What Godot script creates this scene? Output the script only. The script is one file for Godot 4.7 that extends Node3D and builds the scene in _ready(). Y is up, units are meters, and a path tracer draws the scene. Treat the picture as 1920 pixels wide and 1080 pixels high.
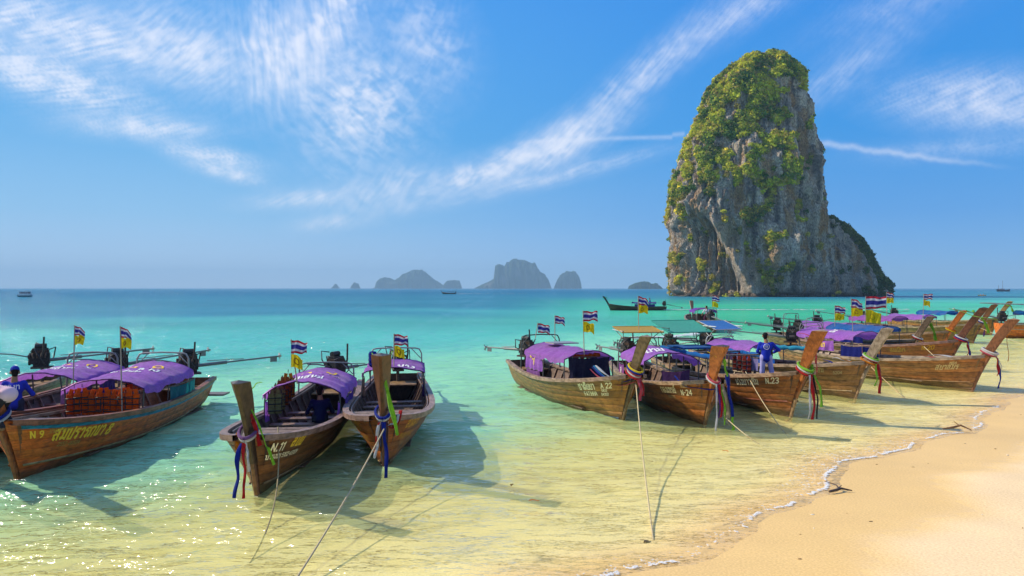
extends Node3D
# Long-tail boats moored off a sandy beach, a limestone sea stack behind them.

const CAM := Vector3(0, 3.7, 0)
var names := {}
var M := {}
var wave := FastNoiseLite.new()
var swell := FastNoiseLite.new()
var patch := FastNoiseLite.new()

class Buf:
	var v := PackedVector3Array()
	var c := PackedColorArray()
	var u := PackedVector2Array()
	var i := PackedInt32Array()
	func p(a: Vector3, col := Color.WHITE, uv := Vector2.ZERO) -> int:
		v.push_back(a)
		c.push_back(col)
		u.push_back(uv)
		return v.size() - 1
	func tri(a: int, b: int, d: int) -> void:
		i.push_back(a)
		i.push_back(b)
		i.push_back(d)
	func quad(a: int, b: int, d: int, e: int) -> void:
		tri(a, b, d)
		tri(a, d, e)
	func face(a: Vector3, b: Vector3, d: Vector3, e: Vector3, col := Color.WHITE) -> void:
		quad(p(a, col), p(b, col), p(d, col), p(e, col))
	func box(at: Vector3, size: Vector3, col := Color.WHITE, b := Basis.IDENTITY) -> void:
		var h := size * 0.5
		var k := []
		for n in 8:
			k.append(at + b * Vector3(h.x if n & 1 else -h.x, h.y if n & 2 else -h.y, h.z if n & 4 else -h.z))
		for f in [[0, 2, 3, 1], [4, 5, 7, 6], [0, 4, 6, 2], [1, 3, 7, 5], [2, 6, 7, 3], [0, 1, 5, 4]]:
			face(k[f[0]], k[f[1]], k[f[2]], k[f[3]], col)
	# a bar with chamfered long edges between two points
	func bar(a: Vector3, b: Vector3, w: float, h: float, col := Color.WHITE, up := Vector3.UP) -> void:
		var d := (b - a).normalized()
		var s := d.cross(up).normalized()
		var n := s.cross(d).normalized()
		var q := minf(w, h) * 0.18
		var sec := [Vector2(-w / 2, -h / 2 + q), Vector2(-w / 2 + q, -h / 2), Vector2(w / 2 - q, -h / 2), Vector2(w / 2, -h / 2 + q), Vector2(w / 2, h / 2 - q), Vector2(w / 2 - q, h / 2), Vector2(-w / 2 + q, h / 2), Vector2(-w / 2, h / 2 - q)]
		for k in 8:
			var e: Vector2 = sec[k]
			var f: Vector2 = sec[(k + 1) % 8]
			face(a + s * e.x + n * e.y, a + s * f.x + n * f.y, b + s * f.x + n * f.y, b + s * e.x + n * e.y, col)
		for end in [a, b]:
			var ci := p(end, col)
			var ring := []
			for e in sec:
				ring.append(p(end + s * e.x + n * e.y, col))
			for k in 8:
				if end == a:
					tri(ci, ring[(k + 1) % 8], ring[k])
				else:
					tri(ci, ring[k], ring[(k + 1) % 8])
	func tube(pts: Array, r, sides := 6, col := Color.WHITE, caps := true) -> void:
		var n := pts.size()
		var prev := []
		var ref := Vector3.UP
		var d0: Vector3 = (pts[1] - pts[0]).normalized()
		if absf(d0.dot(ref)) > 0.9:
			ref = Vector3.RIGHT
		for k in n:
			var d: Vector3 = ((pts[mini(k + 1, n - 1)] - pts[maxi(k - 1, 0)]) as Vector3).normalized()
			var s := d.cross(ref).normalized()
			if s.length() < 0.5:
				s = Vector3.RIGHT
			ref = s.cross(d).normalized()
			var rad: float = r[k] if r is Array else r
			var ring := []
			for j in sides:
				var a := TAU * j / sides
				ring.append(p(pts[k] + (s * cos(a) + ref * sin(a)) * rad, col))
			if k > 0:
				for j in sides:
					quad(prev[j], ring[j], ring[(j + 1) % sides], prev[(j + 1) % sides])
			if caps and (k == 0 or k == n - 1):
				var ci := p(pts[k], col)
				var rim := []
				for j in sides:
					rim.append(p(v[ring[j]], col))
				for j in sides:
					if k == 0:
						tri(ci, rim[j], rim[(j + 1) % sides])
					else:
						tri(ci, rim[(j + 1) % sides], rim[j])
			prev = ring
	# rows of points; shared vertices give a smooth sheet
	func sheet(rows: Array, col = Color.WHITE, closed := false) -> void:
		var prev := []
		for k in rows.size():
			var row := []
			for j in rows[k].size():
				row.append(p(rows[k][j], col[k][j] if col is Array else col))
			if k > 0:
				var n: int = row.size()
				for j in (n if closed else n - 1):
					quad(prev[j], row[j], row[(j + 1) % n], prev[(j + 1) % n])
			prev = row
	func ball(at: Vector3, r: Vector3, col := Color.WHITE, n := 8, b := Basis.IDENTITY) -> void:
		var rows := []
		for k in n + 1:
			var row := []
			var a := PI * k / n
			for j in n + 2:
				var t := TAU * j / (n + 2)
				row.append(at + b * (Vector3(sin(a) * cos(t), cos(a), sin(a) * sin(t)) * r))
			rows.append(row)
		sheet(rows, col, true)
	func mesh() -> ArrayMesh:
		var n := PackedVector3Array()
		n.resize(v.size())
		for k in range(0, i.size(), 3):
			var a := v[i[k]]
			var f := (v[i[k + 2]] - a).cross(v[i[k + 1]] - a)
			n[i[k]] += f
			n[i[k + 1]] += f
			n[i[k + 2]] += f
		for k in n.size():
			n[k] = n[k].normalized() if n[k].length_squared() > 1e-20 else Vector3.UP
		var arr := []
		arr.resize(Mesh.ARRAY_MAX)
		arr[Mesh.ARRAY_VERTEX] = v
		arr[Mesh.ARRAY_NORMAL] = n
		arr[Mesh.ARRAY_COLOR] = c
		arr[Mesh.ARRAY_TEX_UV] = u
		arr[Mesh.ARRAY_INDEX] = i
		var m := ArrayMesh.new()
		m.add_surface_from_arrays(Mesh.PRIMITIVE_TRIANGLES, arr)
		return m

func numbered(called: String) -> String:
	var n: int = names.get(called, 0)
	names[called] = n + 1
	return called if n == 0 else "%s_%03d" % [called, n]

func tag(o: Node, label := "", category := "", group := "", kind := "") -> Node:
	for k in [["label", label], ["category", category], ["group", group], ["kind", kind]]:
		if k[1]:
			o.set_meta(k[0], k[1])
	return o

func thing(called: String, label: String, category: String, at := Vector3.ZERO, turn := 0.0, group := "") -> Node3D:
	var o := Node3D.new()
	o.name = numbered(called)
	o.position = at
	o.rotation.y = turn
	add_child(o)
	tag(o, label, category, group)
	return o

func obj(called: String, b, m: Material, parent: Node = self) -> MeshInstance3D:
	var o := MeshInstance3D.new()
	o.mesh = b.mesh() if b is Buf else b
	o.material_override = m
	if parent == self:
		o.name = numbered(called)
		add_child(o)
	else:
		var n := 0
		var base := called
		while parent.has_node(NodePath(called)):
			n += 1
			called = "%s_%03d" % [base, n]
		o.name = called
		parent.add_child(o, true)
	return o

func lin(r: float, g: float, b: float) -> Color:
	return Color(r / 255.0, g / 255.0, b / 255.0).srgb_to_linear()

func noise_tex(kind: int, freq: float, octaves: int, seed_: int, lo: Color, hi: Color, size := 512, mid = null, as_normal := false, bump := 4.0) -> NoiseTexture2D:
	var n := FastNoiseLite.new()
	n.noise_type = kind
	n.frequency = freq
	n.fractal_octaves = octaves
	n.seed = seed_
	var t := NoiseTexture2D.new()
	t.width = size
	t.height = size
	t.seamless = true
	t.noise = n
	if as_normal:
		t.as_normal_map = true
		t.bump_strength = bump
	else:
		var g := Gradient.new()
		g.set_color(0, lo)
		g.set_color(1, hi)
		if mid != null:
			g.add_point(0.5, mid)
		t.color_ramp = g
	return t

func mat(rough := 0.8, vcol := true, spec := 0.4) -> StandardMaterial3D:
	var m := StandardMaterial3D.new()
	m.roughness = rough
	m.vertex_color_use_as_albedo = vcol
	m.metallic_specular = spec
	return m

func smooth(a: float, b: float, x: float) -> float:
	var t := clampf((x - a) / (b - a), 0.0, 1.0)
	return t * t * (3.0 - 2.0 * t)

# metres seaward of the water's edge (negative on the beach)
func seaward(x: float, z: float) -> float:
	var a := x - 2.15
	var d := -z - 9.44
	var along := a * 0.74 + d * 0.67
	var s := -0.67 * a + 0.74 * d
	s += -0.2 + 0.28 * sin(along * 0.55 + 0.6) + 0.16 * sin(along * 1.45 + 1.0) + 0.05 * sin(along * 4.1)
	return s

func ground_y(x: float, z: float) -> float:
	var s := seaward(x, z)
	if s < 0.0:
		var b := -s
		return minf(0.055 * b + 0.05 * smooth(1.2, 3.2, b) + 0.012 * b * smooth(2.0, 6.0, b), 1.6 + 0.2 * sin(x * 0.05))
	return -(0.055 * s) if s < 30.0 else -(1.65 + (s - 30.0) * 0.03 if s < 150.0 else 5.25 + minf((s - 150.0) * 0.004, 6.0))

func graded(lo: float, hi: float, step: float, least: float, most: float, growth: float) -> PackedFloat32Array:
	var a := PackedFloat32Array()
	var x := lo
	var d := step
	var left := []
	while x > least:
		d *= growth
		x -= d
		left.append(maxf(x, least))
	left.reverse()
	for q in left:
		a.push_back(q)
	x = lo
	while x < hi:
		a.push_back(x)
		x += step
	d = step
	a.push_back(hi)
	x = hi
	while x < most:
		d *= growth
		x += d
		a.push_back(minf(x, most))
	return a

func _ready() -> void:
	var cam := Camera3D.new()
	cam.name = "camera"
	cam.fov = 45.1
	cam.near = 0.1
	cam.far = 20000.0
	cam.position = CAM
	cam.current = true
	add_child(cam)
	var env := Environment.new()
	env.tonemap_mode = Environment.TONE_MAPPER_LINEAR
	env.tonemap_exposure = 1.52
	env.background_mode = Environment.BG_SKY
	env.sky = Sky.new()
	env.sky.sky_material = sky_material()
	env.sdfgi_enabled = true
	env.ssao_enabled = true
	env.ssil_enabled = true
	env.fog_enabled = true
	env.fog_mode = Environment.FOG_MODE_EXPONENTIAL
	env.fog_density = 0.0002
	env.fog_light_color = Color(0.72, 0.89, 1.0)
	var we := WorldEnvironment.new()
	we.name = "world_environment"
	we.environment = env
	add_child(we)
	var sun := DirectionalLight3D.new()
	sun.name = "sun"
	sun.light_energy = 1.2
	sun.light_color = Color(1.0, 0.95, 0.86)
	sun.light_angular_distance = 0.6
	sun.shadow_enabled = true
	var el := deg_to_rad(38.0)
	var az := deg_to_rad(-77.0)
	var to_sun := Vector3(sin(az) * cos(el), sin(el), -cos(az) * cos(el))
	sun.look_at_from_position(Vector3.ZERO, -to_sun, Vector3.UP)
	add_child(sun)
	wave.noise_type = FastNoiseLite.TYPE_SIMPLEX_SMOOTH
	wave.frequency = 1.0
	wave.fractal_octaves = 3
	wave.seed = 5
	swell.noise_type = FastNoiseLite.TYPE_SIMPLEX_SMOOTH
	swell.frequency = 1.0
	swell.fractal_octaves = 2
	swell.seed = 11
	patch.noise_type = FastNoiseLite.TYPE_SIMPLEX_SMOOTH
	patch.frequency = 1.0
	patch.fractal_octaves = 3
	patch.seed = 23
	materials()
	beach()
	water()
	sea_stack()
	islands()
	fleet()
	far_boats()
	people()
	shore_things()

# ---------------------------------------------------------------- sky
const SEEN := 0.76 # what the exposure does to the sky, undone
var cn := FastNoiseLite.new()
var cw := FastNoiseLite.new()

func mix3(a: Color, b: Color, t: float) -> Color:
	return a.lerp(b, clampf(t, 0.0, 1.0))

func fibres(x: float, y: float, angle: float, stretch: float, f: float) -> float:
	var ca := cos(angle)
	var sa := sin(angle)
	var wx := cw.get_noise_2d(x * 0.35, y * 0.35) * 0.22
	var wy := cw.get_noise_2d(x * 0.35 + 40.0, y * 0.35) * 0.35
	var px := x + wx
	var py := y + wy
	var a := (px * ca + py * sa) / stretch
	var b := -px * sa + py * ca
	b += 0.55 * cw.get_noise_2d(a * 1.3 + 20.0, b * 0.9) + 0.16 * cw.get_noise_2d(a * 4.0, b * 2.6 + 30.0)
	return cn.get_noise_2d(a * f, b * f) * 0.5 + 0.5

# bank: centre, half-widths, turn of the bank, direction of the fibres, strength (all in degrees; azimuth right, elevation up)
const BANKS := [
	[-33.0, 17.3, 9.0, 2.0, -0.08, -0.5, 0.85], [-34.5, 14.3, 7.0, 1.7, -0.2, -0.3, 0.95], [-25.5, 17.3, 4.5, 2.6, -0.3, -0.9, 0.75],
	[-18.5, 17.8, 4.2, 3.8, 0.35, 0.92, 0.8], [-12.5, 14.5, 5.0, 4.6, 0.8, 0.9, 0.72], [-15.0, 20.5, 6.0, 2.2, 0.9, 0.95, 0.75],
	[-28.0, 11.6, 5.0, 0.9, 0.05, 0.12, 0.72], [-23.5, 10.0, 3.4, 0.7, -0.16, -0.2, 0.85], [-22.5, 8.8, 2.8, 0.6, -0.22, -0.25, 0.72], [-17.0, 7.0, 3.8, 0.7, 0.12, 0.15, 0.6], [-15.0, 5.2, 2.6, 0.7, 0.15, 0.2, 0.4],
	[-1.0, 9.9, 8.5, 1.25, 0.34, 0.36, 0.8], [4.0, 11.8, 4.5, 1.6, 0.42, 0.5, 0.8], [10.5, 16.6, 8.0, 1.4, 0.6, 0.66, 0.52], [19.0, 21.0, 7.0, 1.3, 0.42, 0.5, 0.36],
	[3.0, 9.0, 9.5, 0.7, 0.22, 0.24, 0.45], [-10.5, 8.0, 5.0, 1.6, 0.3, 0.5, 0.42],
	[33.5, 13.0, 5.2, 1.7, -0.1, -0.12, 0.66], [36.0, 11.6, 5.0, 1.1, -0.08, -0.1, 0.5], [25.5, 15.6, 5.0, 1.3, 0.45, 0.5, 0.3], [33.0, 9.6, 6.0, 0.8, -0.02, 0.0, 0.26],
	[30.0, 20.0, 7.0, 2.0, 0.3, 0.4, 0.2], [-7.0, 19.5, 3.0, 4.0, 0.7, 1.0, 0.42], [-35.0, 20.8, 8.0, 1.2, 0.0, 0.2, 0.6],
]

func sky_at(az: float, el: float) -> Color:
	var side := smooth(-30.0, 32.0, az) if absf(az) < 75.0 else 0.5
	var h0 := lin(192, 212, 236).lerp(lin(128, 178, 224), side)
	var h1 := lin(140, 190, 230).lerp(lin(82, 152, 220), side)
	var h2 := lin(96, 169, 226).lerp(lin(50, 142, 218), side)
	var h3 := lin(78, 156, 228).lerp(lin(46, 132, 218), side)
	var c := h0
	if el < 5.5:
		c = mix3(h0, h1, pow(el / 5.5, 0.85))
	elif el < 12.0:
		c = mix3(h1, h2, (el - 5.5) / 6.5)
	elif el < 23.0:
		c = mix3(h2, h3, (el - 12.0) / 11.0)
	else:
		c = mix3(h3, lin(34, 96, 190), (el - 23.0) / 60.0)
	var cloud := 0.0
	if absf(az) < 62.0 and el < 34.0:
		for b in BANKS:
			var dx: float = az - b[0]
			var dy: float = el - b[1]
			var ca := cos(b[4] as float)
			var sa := sin(b[4] as float)
			var x: float = (dx * ca + dy * sa) / b[2]
			var y: float = (-dx * sa + dy * ca) / b[3]
			var r := x * x + y * y
			if r < 3.0:
				var bend: float = b[5] + 0.10 * x - 0.06 * y
				var f := fibres(dx + b[0] * 7.0, dy, bend, 5.0, 1.0)
				var g := fibres(dx + b[0] * 7.0 + 60.0, dy, bend, 5.0, 1.9)
				var lump := cw.get_noise_2d(az * 0.5 + 90.0, el * 0.7) * 0.9
				var body := exp(-1.15 * r) * (1.0 + 0.5 * lump)
				cloud = 1.0 - (1.0 - cloud) * (1.0 - clampf(b[6] * body * (0.26 + 0.86 * smooth(0.3, 0.8, f * 0.62 + g * 0.46 - 0.05 + 0.12 * body)), 0.0, 0.92))
		# the two stretches of an old aircraft trail
		var tr := 0.0
		var ty := 11.95 + 0.02 * az - 0.004 * (az - 6.0) * (az - 6.0) * (1.0 if az < 13.0 else 0.0)
		if az > -1.0 and az < 14.0:
			tr = exp(-pow((el - ty + 0.05) / 0.16, 2.0)) * smooth(-1.0, 3.0, az) * 0.36
		if az > 21.0 and az < 37.0:
			ty = 10.72 - 0.236 * (az - 24.4) + 0.14 * cw.get_noise_2d(az * 0.9, 3.0)
			tr = maxf(tr, exp(-pow((el - ty) / (0.24 - 0.008 * (az - 23.0)), 2.0)) * smooth(37.0, 30.0, az) * smooth(21.0, 24.0, az) * 0.5)
		cloud = 1.0 - (1.0 - cloud) * (1.0 - tr * (0.55 + 0.5 * fibres(az, el, -0.1, 2.0, 3.0)))
	var out := smooth(36.0, 46.0, absf(az)) if el < 23.0 else smooth(22.0, 27.0, el)
	if out > 0.0 and el > 3.0:
		var px := sin(deg_to_rad(az)) / tan(deg_to_rad(el + 6.0)) * 9.0
		var pz := cos(deg_to_rad(az)) / tan(deg_to_rad(el + 6.0)) * 9.0
		var f2 := fibres(px, pz, 0.7, 3.0, 0.5) + 0.35 * cw.get_noise_2d(px * 0.25, pz * 0.25 + 9.0)
		cloud = 1.0 - (1.0 - cloud) * (1.0 - 0.75 * out * smooth(0.34, 0.9, f2) * smooth(3.0, 9.0, el))
	return c.lerp(Color(0.86, 0.87, 0.95), clampf(cloud * 0.82, 0.0, 1.0)) * SEEN

func sky_material() -> PanoramaSkyMaterial:
	for n in [cn, cw]:
		n.noise_type = FastNoiseLite.TYPE_SIMPLEX_SMOOTH
		n.frequency = 1.0
		n.fractal_octaves = 4
	cn.fractal_gain = 0.58
	cw.fractal_octaves = 2
	cw.seed = 7
	var w := 1024
	var h := 512
	var data := PackedFloat32Array()
	data.resize(w * h * 4)
	data.fill(1.0)
	var low := lin(150, 190, 225)
	for y in h:
		var el := 90.0 - (y + 0.5) * 180.0 / h
		for x in w:
			var az := (x + 0.5) * 360.0 / w
			if az > 180.0:
				az -= 360.0
			var c := sky_at(az, el) if el >= 0.0 else low
			var k := (y * w + x) * 4
			data[k] = c.r
			data[k + 1] = c.g
			data[k + 2] = c.b
	var im := Image.create_from_data(w, h, false, Image.FORMAT_RGBAF, data.to_byte_array())
	im.resize(4096, 2048, Image.INTERPOLATE_CUBIC)
	# the same sky again at the full resolution where the view is narrow
	for y in range(2048 / 2 - 290, 2048 / 2):
		var el := 90.0 - (y + 0.5) * 180.0 / 2048.0
		for x in range(-460, 460):
			var c := sky_at((x + 0.5) * 360.0 / 4096.0, el)
			im.set_pixel(posmod(x, 4096), y, c)
	var m := PanoramaSkyMaterial.new()
	m.panorama = ImageTexture.create_from_image(im)
	return m

# ---------------------------------------------------------------- materials shared by many things
func materials() -> void:
	var S := FastNoiseLite.TYPE_SIMPLEX_SMOOTH
	var grain := noise_tex(S, 0.012, 5, 3, Color(0.55, 0.52, 0.48), Color(1, 1, 1), 512, Color(0.9, 0.89, 0.88))
	var blot := noise_tex(S, 0.02, 5, 9, Color(0.50, 0.46, 0.38), Color(1.0, 0.98, 0.94), 512, Color(0.92, 0.9, 0.86))
	for k in ["wood", "wood_up", "wood_cross"]:
		var m := mat(0.48, true, 0.5)
		m.resource_name = k
		m.albedo_texture = grain
		m.uv1_triplanar = true
		m.uv1_scale = {"wood": Vector3(3.2, 3.2, 0.35), "wood_up": Vector3(3.2, 0.4, 3.2), "wood_cross": Vector3(0.4, 3.2, 3.2)}[k]
		m.detail_enabled = true
		m.detail_albedo = blot
		m.detail_blend_mode = BaseMaterial3D.BLEND_MODE_MUL
		m.detail_uv_layer = BaseMaterial3D.DETAIL_UV_2
		m.uv2_triplanar = true
		m.uv2_scale = Vector3(0.55, 0.55, 0.4) if k == "wood" else Vector3(0.7, 0.7, 0.7)
		m.heightmap_enabled = true
		m.heightmap_texture = grain
		m.heightmap_scale = 0.5
		M[k] = m
	var cl := mat(0.85, true, 0.2)
	cl.albedo_texture = noise_tex(S, 0.05, 4, 4, Color(0.78, 0.78, 0.78), Color.WHITE, 256)
	cl.uv1_triplanar = true
	cl.uv1_scale = Vector3(0.8, 0.8, 0.8)
	cl.backlight_enabled = true
	cl.backlight = Color(0.9, 0.9, 0.9)
	cl.rim_enabled = true
	cl.rim = 0.3
	M.cloth = cl
	M.paint = mat(0.45, true, 0.5)
	M.letter = mat(0.6, true, 0.4)
	var me := mat(0.42, true, 0.5)
	me.metallic = 0.75
	me.albedo_texture = noise_tex(S, 0.03, 4, 14, Color(0.45, 0.4, 0.36), Color.WHITE, 256)
	me.uv1_triplanar = true
	me.uv1_scale = Vector3(1.5, 1.5, 1.5)
	M.metal = me
	var gr := mat(0.6, true, 0.4)
	gr.albedo_texture = me.albedo_texture
	gr.uv1_triplanar = true
	gr.uv1_scale = Vector3(2, 2, 2)
	M.grease = gr
	M.rope = mat(0.9, true, 0.2)
	M.rubber = mat(0.55, true, 0.4)
	M.body = mat(0.8, true, 0.25)

# ---------------------------------------------------------------- beach and sea bed, one sheet
func beach() -> void:
	var xs := graded(-16.0, 24.0, 0.2, -7000.0, 7000.0, 1.12)
	var zs := graded(-30.0, 0.0, 0.2, -7000.0, 60.0, 1.12)
	var b := Buf.new()
	var damp := Buf.new()
	var dents := FastNoiseLite.new()
	dents.noise_type = FastNoiseLite.TYPE_SIMPLEX_SMOOTH
	dents.frequency = 0.9
	dents.fractal_octaves = 4
	var dry := Color(0.90, 0.67, 0.385)
	var wet := Color(0.86, 0.58, 0.23)
	var bed := Color(0.92, 0.78, 0.34)
	var nx := xs.size()
	for z in zs:
		for x in xs:
			var s := seaward(x, z)
			var y := ground_y(x, z)
			var n := dents.get_noise_2d(x, z)
			var rel := 0.0
			if absf(x) < 80.0 and z > -80.0:
				if s < 0.0:
					rel = n * 0.02 * smooth(1.2, 3.5, -s) + patch.get_noise_2d(x * 0.16, z * 0.16) * 0.05 * smooth(0.8, 3.0, -s)
				else:
					rel = 0.018 * sin(s * 3.2 + 2.0 * patch.get_noise_2d(x * 0.3, z * 0.3)) * smooth(0.5, 3.0, s) + n * 0.02 * smooth(0.3, 2.0, s)
			var edge := -s + 0.5 * patch.get_noise_2d(x * 0.3 + 50.0, z * 0.3) + 0.1 * n
			var c := wet.lerp(dry, smooth(1.7, 2.7, edge))
			c = c.lerp(bed, smooth(-0.1, 1.6, s))
			c = c * (1.0 + 0.05 * n + 0.07 * patch.get_noise_2d(x * 0.22, z * 0.22))
			b.p(Vector3(x, y + rel, z), c, Vector2(x, z))
	for r in zs.size() - 1:
		for k in nx - 1:
			var s := seaward(xs[k], zs[r]) - 0.5 * patch.get_noise_2d(xs[k] * 0.3 + 50.0, zs[r] * 0.3)
			(damp if s < 0.3 and s > -1.9 else b).quad(r * nx + k, r * nx + k + 1, (r + 1) * nx + k + 1, (r + 1) * nx + k)
	var m := mat(0.82, true, 0.3)
	m.resource_name = "sand"
	m.albedo_texture = noise_tex(FastNoiseLite.TYPE_SIMPLEX_SMOOTH, 0.06, 6, 31, Color(0.86, 0.85, 0.83), Color.WHITE, 1024)
	m.uv1_scale = Vector3(0.35, 0.35, 0.35)
	m.heightmap_enabled = true
	m.heightmap_texture = noise_tex(FastNoiseLite.TYPE_SIMPLEX_SMOOTH, 0.03, 6, 33, Color.BLACK, Color.WHITE, 1024)
	m.heightmap_scale = 0.35
	var o := obj("beach_sand", b, m)
	tag(o, "golden sand of the beach running down under the clear water", "", "", "structure")
	damp.v = b.v
	damp.c = b.c
	damp.u = b.u
	var wm: StandardMaterial3D = m.duplicate()
	wm.resource_name = "wet_sand"
	wm.roughness = 0.5
	wm.metallic_specular = 0.32
	wm.heightmap_scale = 0.2
	tag(obj("wet_sand", damp, wm), "dark damp band of sand along the water's edge", "", "", "structure")

# ---------------------------------------------------------------- the sea: its clear surface, and the tinted water that lies just under it
func water_color(x: float, z: float, s: float) -> Color:
	var d := sqrt(x * x + z * z)
	var v := patch.get_noise_2d(x * 0.02, z * 0.02)
	var q := s * (1.0 + 0.35 * v)
	var green := Color(0.72, 0.735, 0.25)
	var aqua := Color(0.32, 0.74, 0.44)
	var teal := Color(0.085, 0.44, 0.37)
	var blue := Color(0.03, 0.215, 0.30)
	var deep := Color(0.0, 0.14, 0.25)
	var c := green.lerp(aqua, smooth(4.5, 13.0, q))
	c = c.lerp(teal, smooth(16.0, 38.0, q))
	c = c.lerp(blue, smooth(38.0, 105.0, q))
	c = c.lerp(deep, smooth(100.0, 420.0, q))
	# emerald shallows towards the rock, on the right
	var em := smooth(-6.0, 26.0, x) * smooth(300.0, 140.0, d) * smooth(14.0, 30.0, s)
	c = c.lerp(Color(0.055, 0.50, 0.25), em * (0.75 + 0.4 * v))
	var band := patch.get_noise_2d(x * 0.006 + 70.0, z * 0.03)
	c = c * (1.0 + 0.22 * band)
	c.a = (1.0 - exp(-0.125 * maxf(s - 0.6, 0.0))) * 0.97
	return c

func water_height(x: float, z: float, dx: float) -> float:
	var d := sqrt(x * x + z * z)
	var y := swell.get_noise_2d(x * 0.09, z * 0.24) * 0.06 * smooth(2.6, 1.2, dx)
	if dx < 0.9:
		y += wave.get_noise_2d(x * 0.42, z * 1.0) * 0.065 * smooth(0.9, 0.5, dx)
		y += wave.get_noise_2d(x * 1.5 + 30.0, z * 2.6) * 0.022 * smooth(40.0, 22.0, d)
	return y

func water() -> void:
	var xs := graded(-24.0, 32.0, 0.17, -7000.0, 7000.0, 1.035)
	var zs := graded(-44.0, -4.0, 0.15, -7000.0, 40.0, 1.027)
	var top := Buf.new()
	var body := Buf.new()
	var nx := xs.size()
	for r in zs.size():
		var z := zs[r]
		var dz := zs[mini(r + 1, zs.size() - 1)] - z
		for k in nx:
			var x := xs[k]
			var dx := maxf(xs[mini(k + 1, nx - 1)] - x, dz)
			var s := seaward(x, z)
			var y := water_height(x, z, dx) * (0.1 + 0.9 * smooth(0.5, 9.0, s)) + 0.012 * smooth(0.8, 0.0, absf(s))
			top.p(Vector3(x, y, z), Color.WHITE, Vector2(x, z))
			body.p(Vector3(x, y - 0.02 - 0.03 * smooth(0.0, 2.0, s), z), water_color(x, z, s + 22.0 * y * smooth(1.0, 6.0, s)), Vector2(x, z))
	for r in zs.size() - 1:
		for k in nx - 1:
			var x := xs[k]
			var s := seaward(x, zs[r])
			if s < -4.0 and absf(x) < 200.0:
				continue
			top.quad(r * nx + k, r * nx + k + 1, (r + 1) * nx + k + 1, (r + 1) * nx + k)
			if s > -0.6:
				body.quad(r * nx + k, r * nx + k + 1, (r + 1) * nx + k + 1, (r + 1) * nx + k)
	var m := StandardMaterial3D.new()
	m.resource_name = "water_surface"
	m.transparency = BaseMaterial3D.TRANSPARENCY_ALPHA
	m.albedo_color = Color(1, 1, 1, 0.0)
	m.roughness = 0.095
	m.metallic_specular = 0.42
	m.uv1_scale = Vector3(0.05, 0.115, 1)
	m.heightmap_enabled = true
	m.heightmap_texture = noise_tex(FastNoiseLite.TYPE_SIMPLEX_SMOOTH, 0.008, 6, 41, Color.BLACK, Color.WHITE, 1024)
	m.heightmap_scale = 48.0
	tag(obj("sea_surface", top, m), "clear rippled surface of the sea", "", "", "structure")
	var w := mat(1.0, true, 0.0)
	w.resource_name = "tinted_water"
	w.specular_mode = BaseMaterial3D.SPECULAR_DISABLED
	w.transparency = BaseMaterial3D.TRANSPARENCY_ALPHA
	tag(obj("sea_water", body, w), "green to turquoise to blue water of the bay", "", "", "structure")

# ---------------------------------------------------------------- limestone
func leaf_clump(n: int, seed_: int, r: float) -> ArrayMesh:
	var g := RandomNumberGenerator.new()
	g.seed = seed_
	var b := Buf.new()
	for k in n:
		var d := Vector3(g.randfn(), g.randfn() * 0.8, g.randfn()).normalized()
		var at := d * r * pow(g.randf(), 0.45)
		at.y *= 0.8
		var s := r * g.randf_range(0.22, 0.42)
		var nrm := (d + Vector3(g.randfn(), g.randfn() + 0.6, g.randfn()) * 0.5).normalized()
		var t := nrm.cross(Vector3(g.randfn(), g.randfn(), g.randfn())).normalized()
		var q := nrm.cross(t)
		var sh := g.randf_range(0.8, 1.2)
		var col := Color(sh, sh, sh * g.randf_range(0.8, 1.1))
		var i0 := b.p(at - t * s, col)
		var i1 := b.p(at + q * s * 0.6 + nrm * s * 0.15, col)
		var i2 := b.p(at + t * s, col)
		var i3 := b.p(at - q * s * 0.6 + nrm * s * 0.15, col)
		b.quad(i0, i1, i2, i3)
	return b.mesh()

func scatter(called: String, spots: Array, tints: Array, clump: Mesh, parent: Node, label := "") -> void:
	var mm := MultiMesh.new()
	mm.transform_format = MultiMesh.TRANSFORM_3D
	mm.use_colors = true
	mm.mesh = clump
	mm.instance_count = spots.size()
	for k in spots.size():
		mm.set_instance_transform(k, spots[k])
		mm.set_instance_color(k, tints[k])
	var o := MultiMeshInstance3D.new()
	o.name = called
	o.multimesh = mm
	o.material_override = M.leaf
	parent.add_child(o, true)
	o.set_meta("kind", "stuff")
	if label:
		o.set_meta("label", label)

func lerp_table(t: Array, y: float) -> Vector2:
	for k in range(1, t.size()):
		if y <= t[k][0]:
			var f := inverse_lerp(t[k - 1][0], t[k][0], y)
			return Vector2(lerpf(t[k - 1][1], t[k][1], f), lerpf(t[k - 1][2], t[k][2], f)) + Vector2(6.4, 6.4)
	return Vector2(t[-1][1], t[-1][2]) + Vector2(6.4, 6.4)

# height, left edge and right edge in metres
const STACK := [[-2.0, 69.0, 138.0], [1.5, 68.5, 138.5], [8.0, 67.5, 138.5], [18.0, 67.2, 138.0], [29.0, 67.4, 137.8], [35.5, 65.6, 137.5], [42.5, 67.0, 136.8], [49.5, 68.2, 136.2], [58.7, 71.5, 135.0], [70.3, 75.2, 133.2], [81.8, 80.5, 131.0], [91.0, 83.5, 129.0], [98.0, 87.2, 128.0], [102.6, 92.3, 126.5], [107.2, 101.0, 124.0], [109.3, 107.0, 119.5]]
const SPUR := [[-2.0, 124.0, 164.0], [1.5, 124.0, 163.5], [6.0, 126.0, 162.0], [14.0, 128.0, 158.0], [22.0, 131.0, 153.0], [28.5, 134.5, 147.5], [33.0, 138.0, 143.5], [35.8, 139.5, 141.0]]

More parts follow.
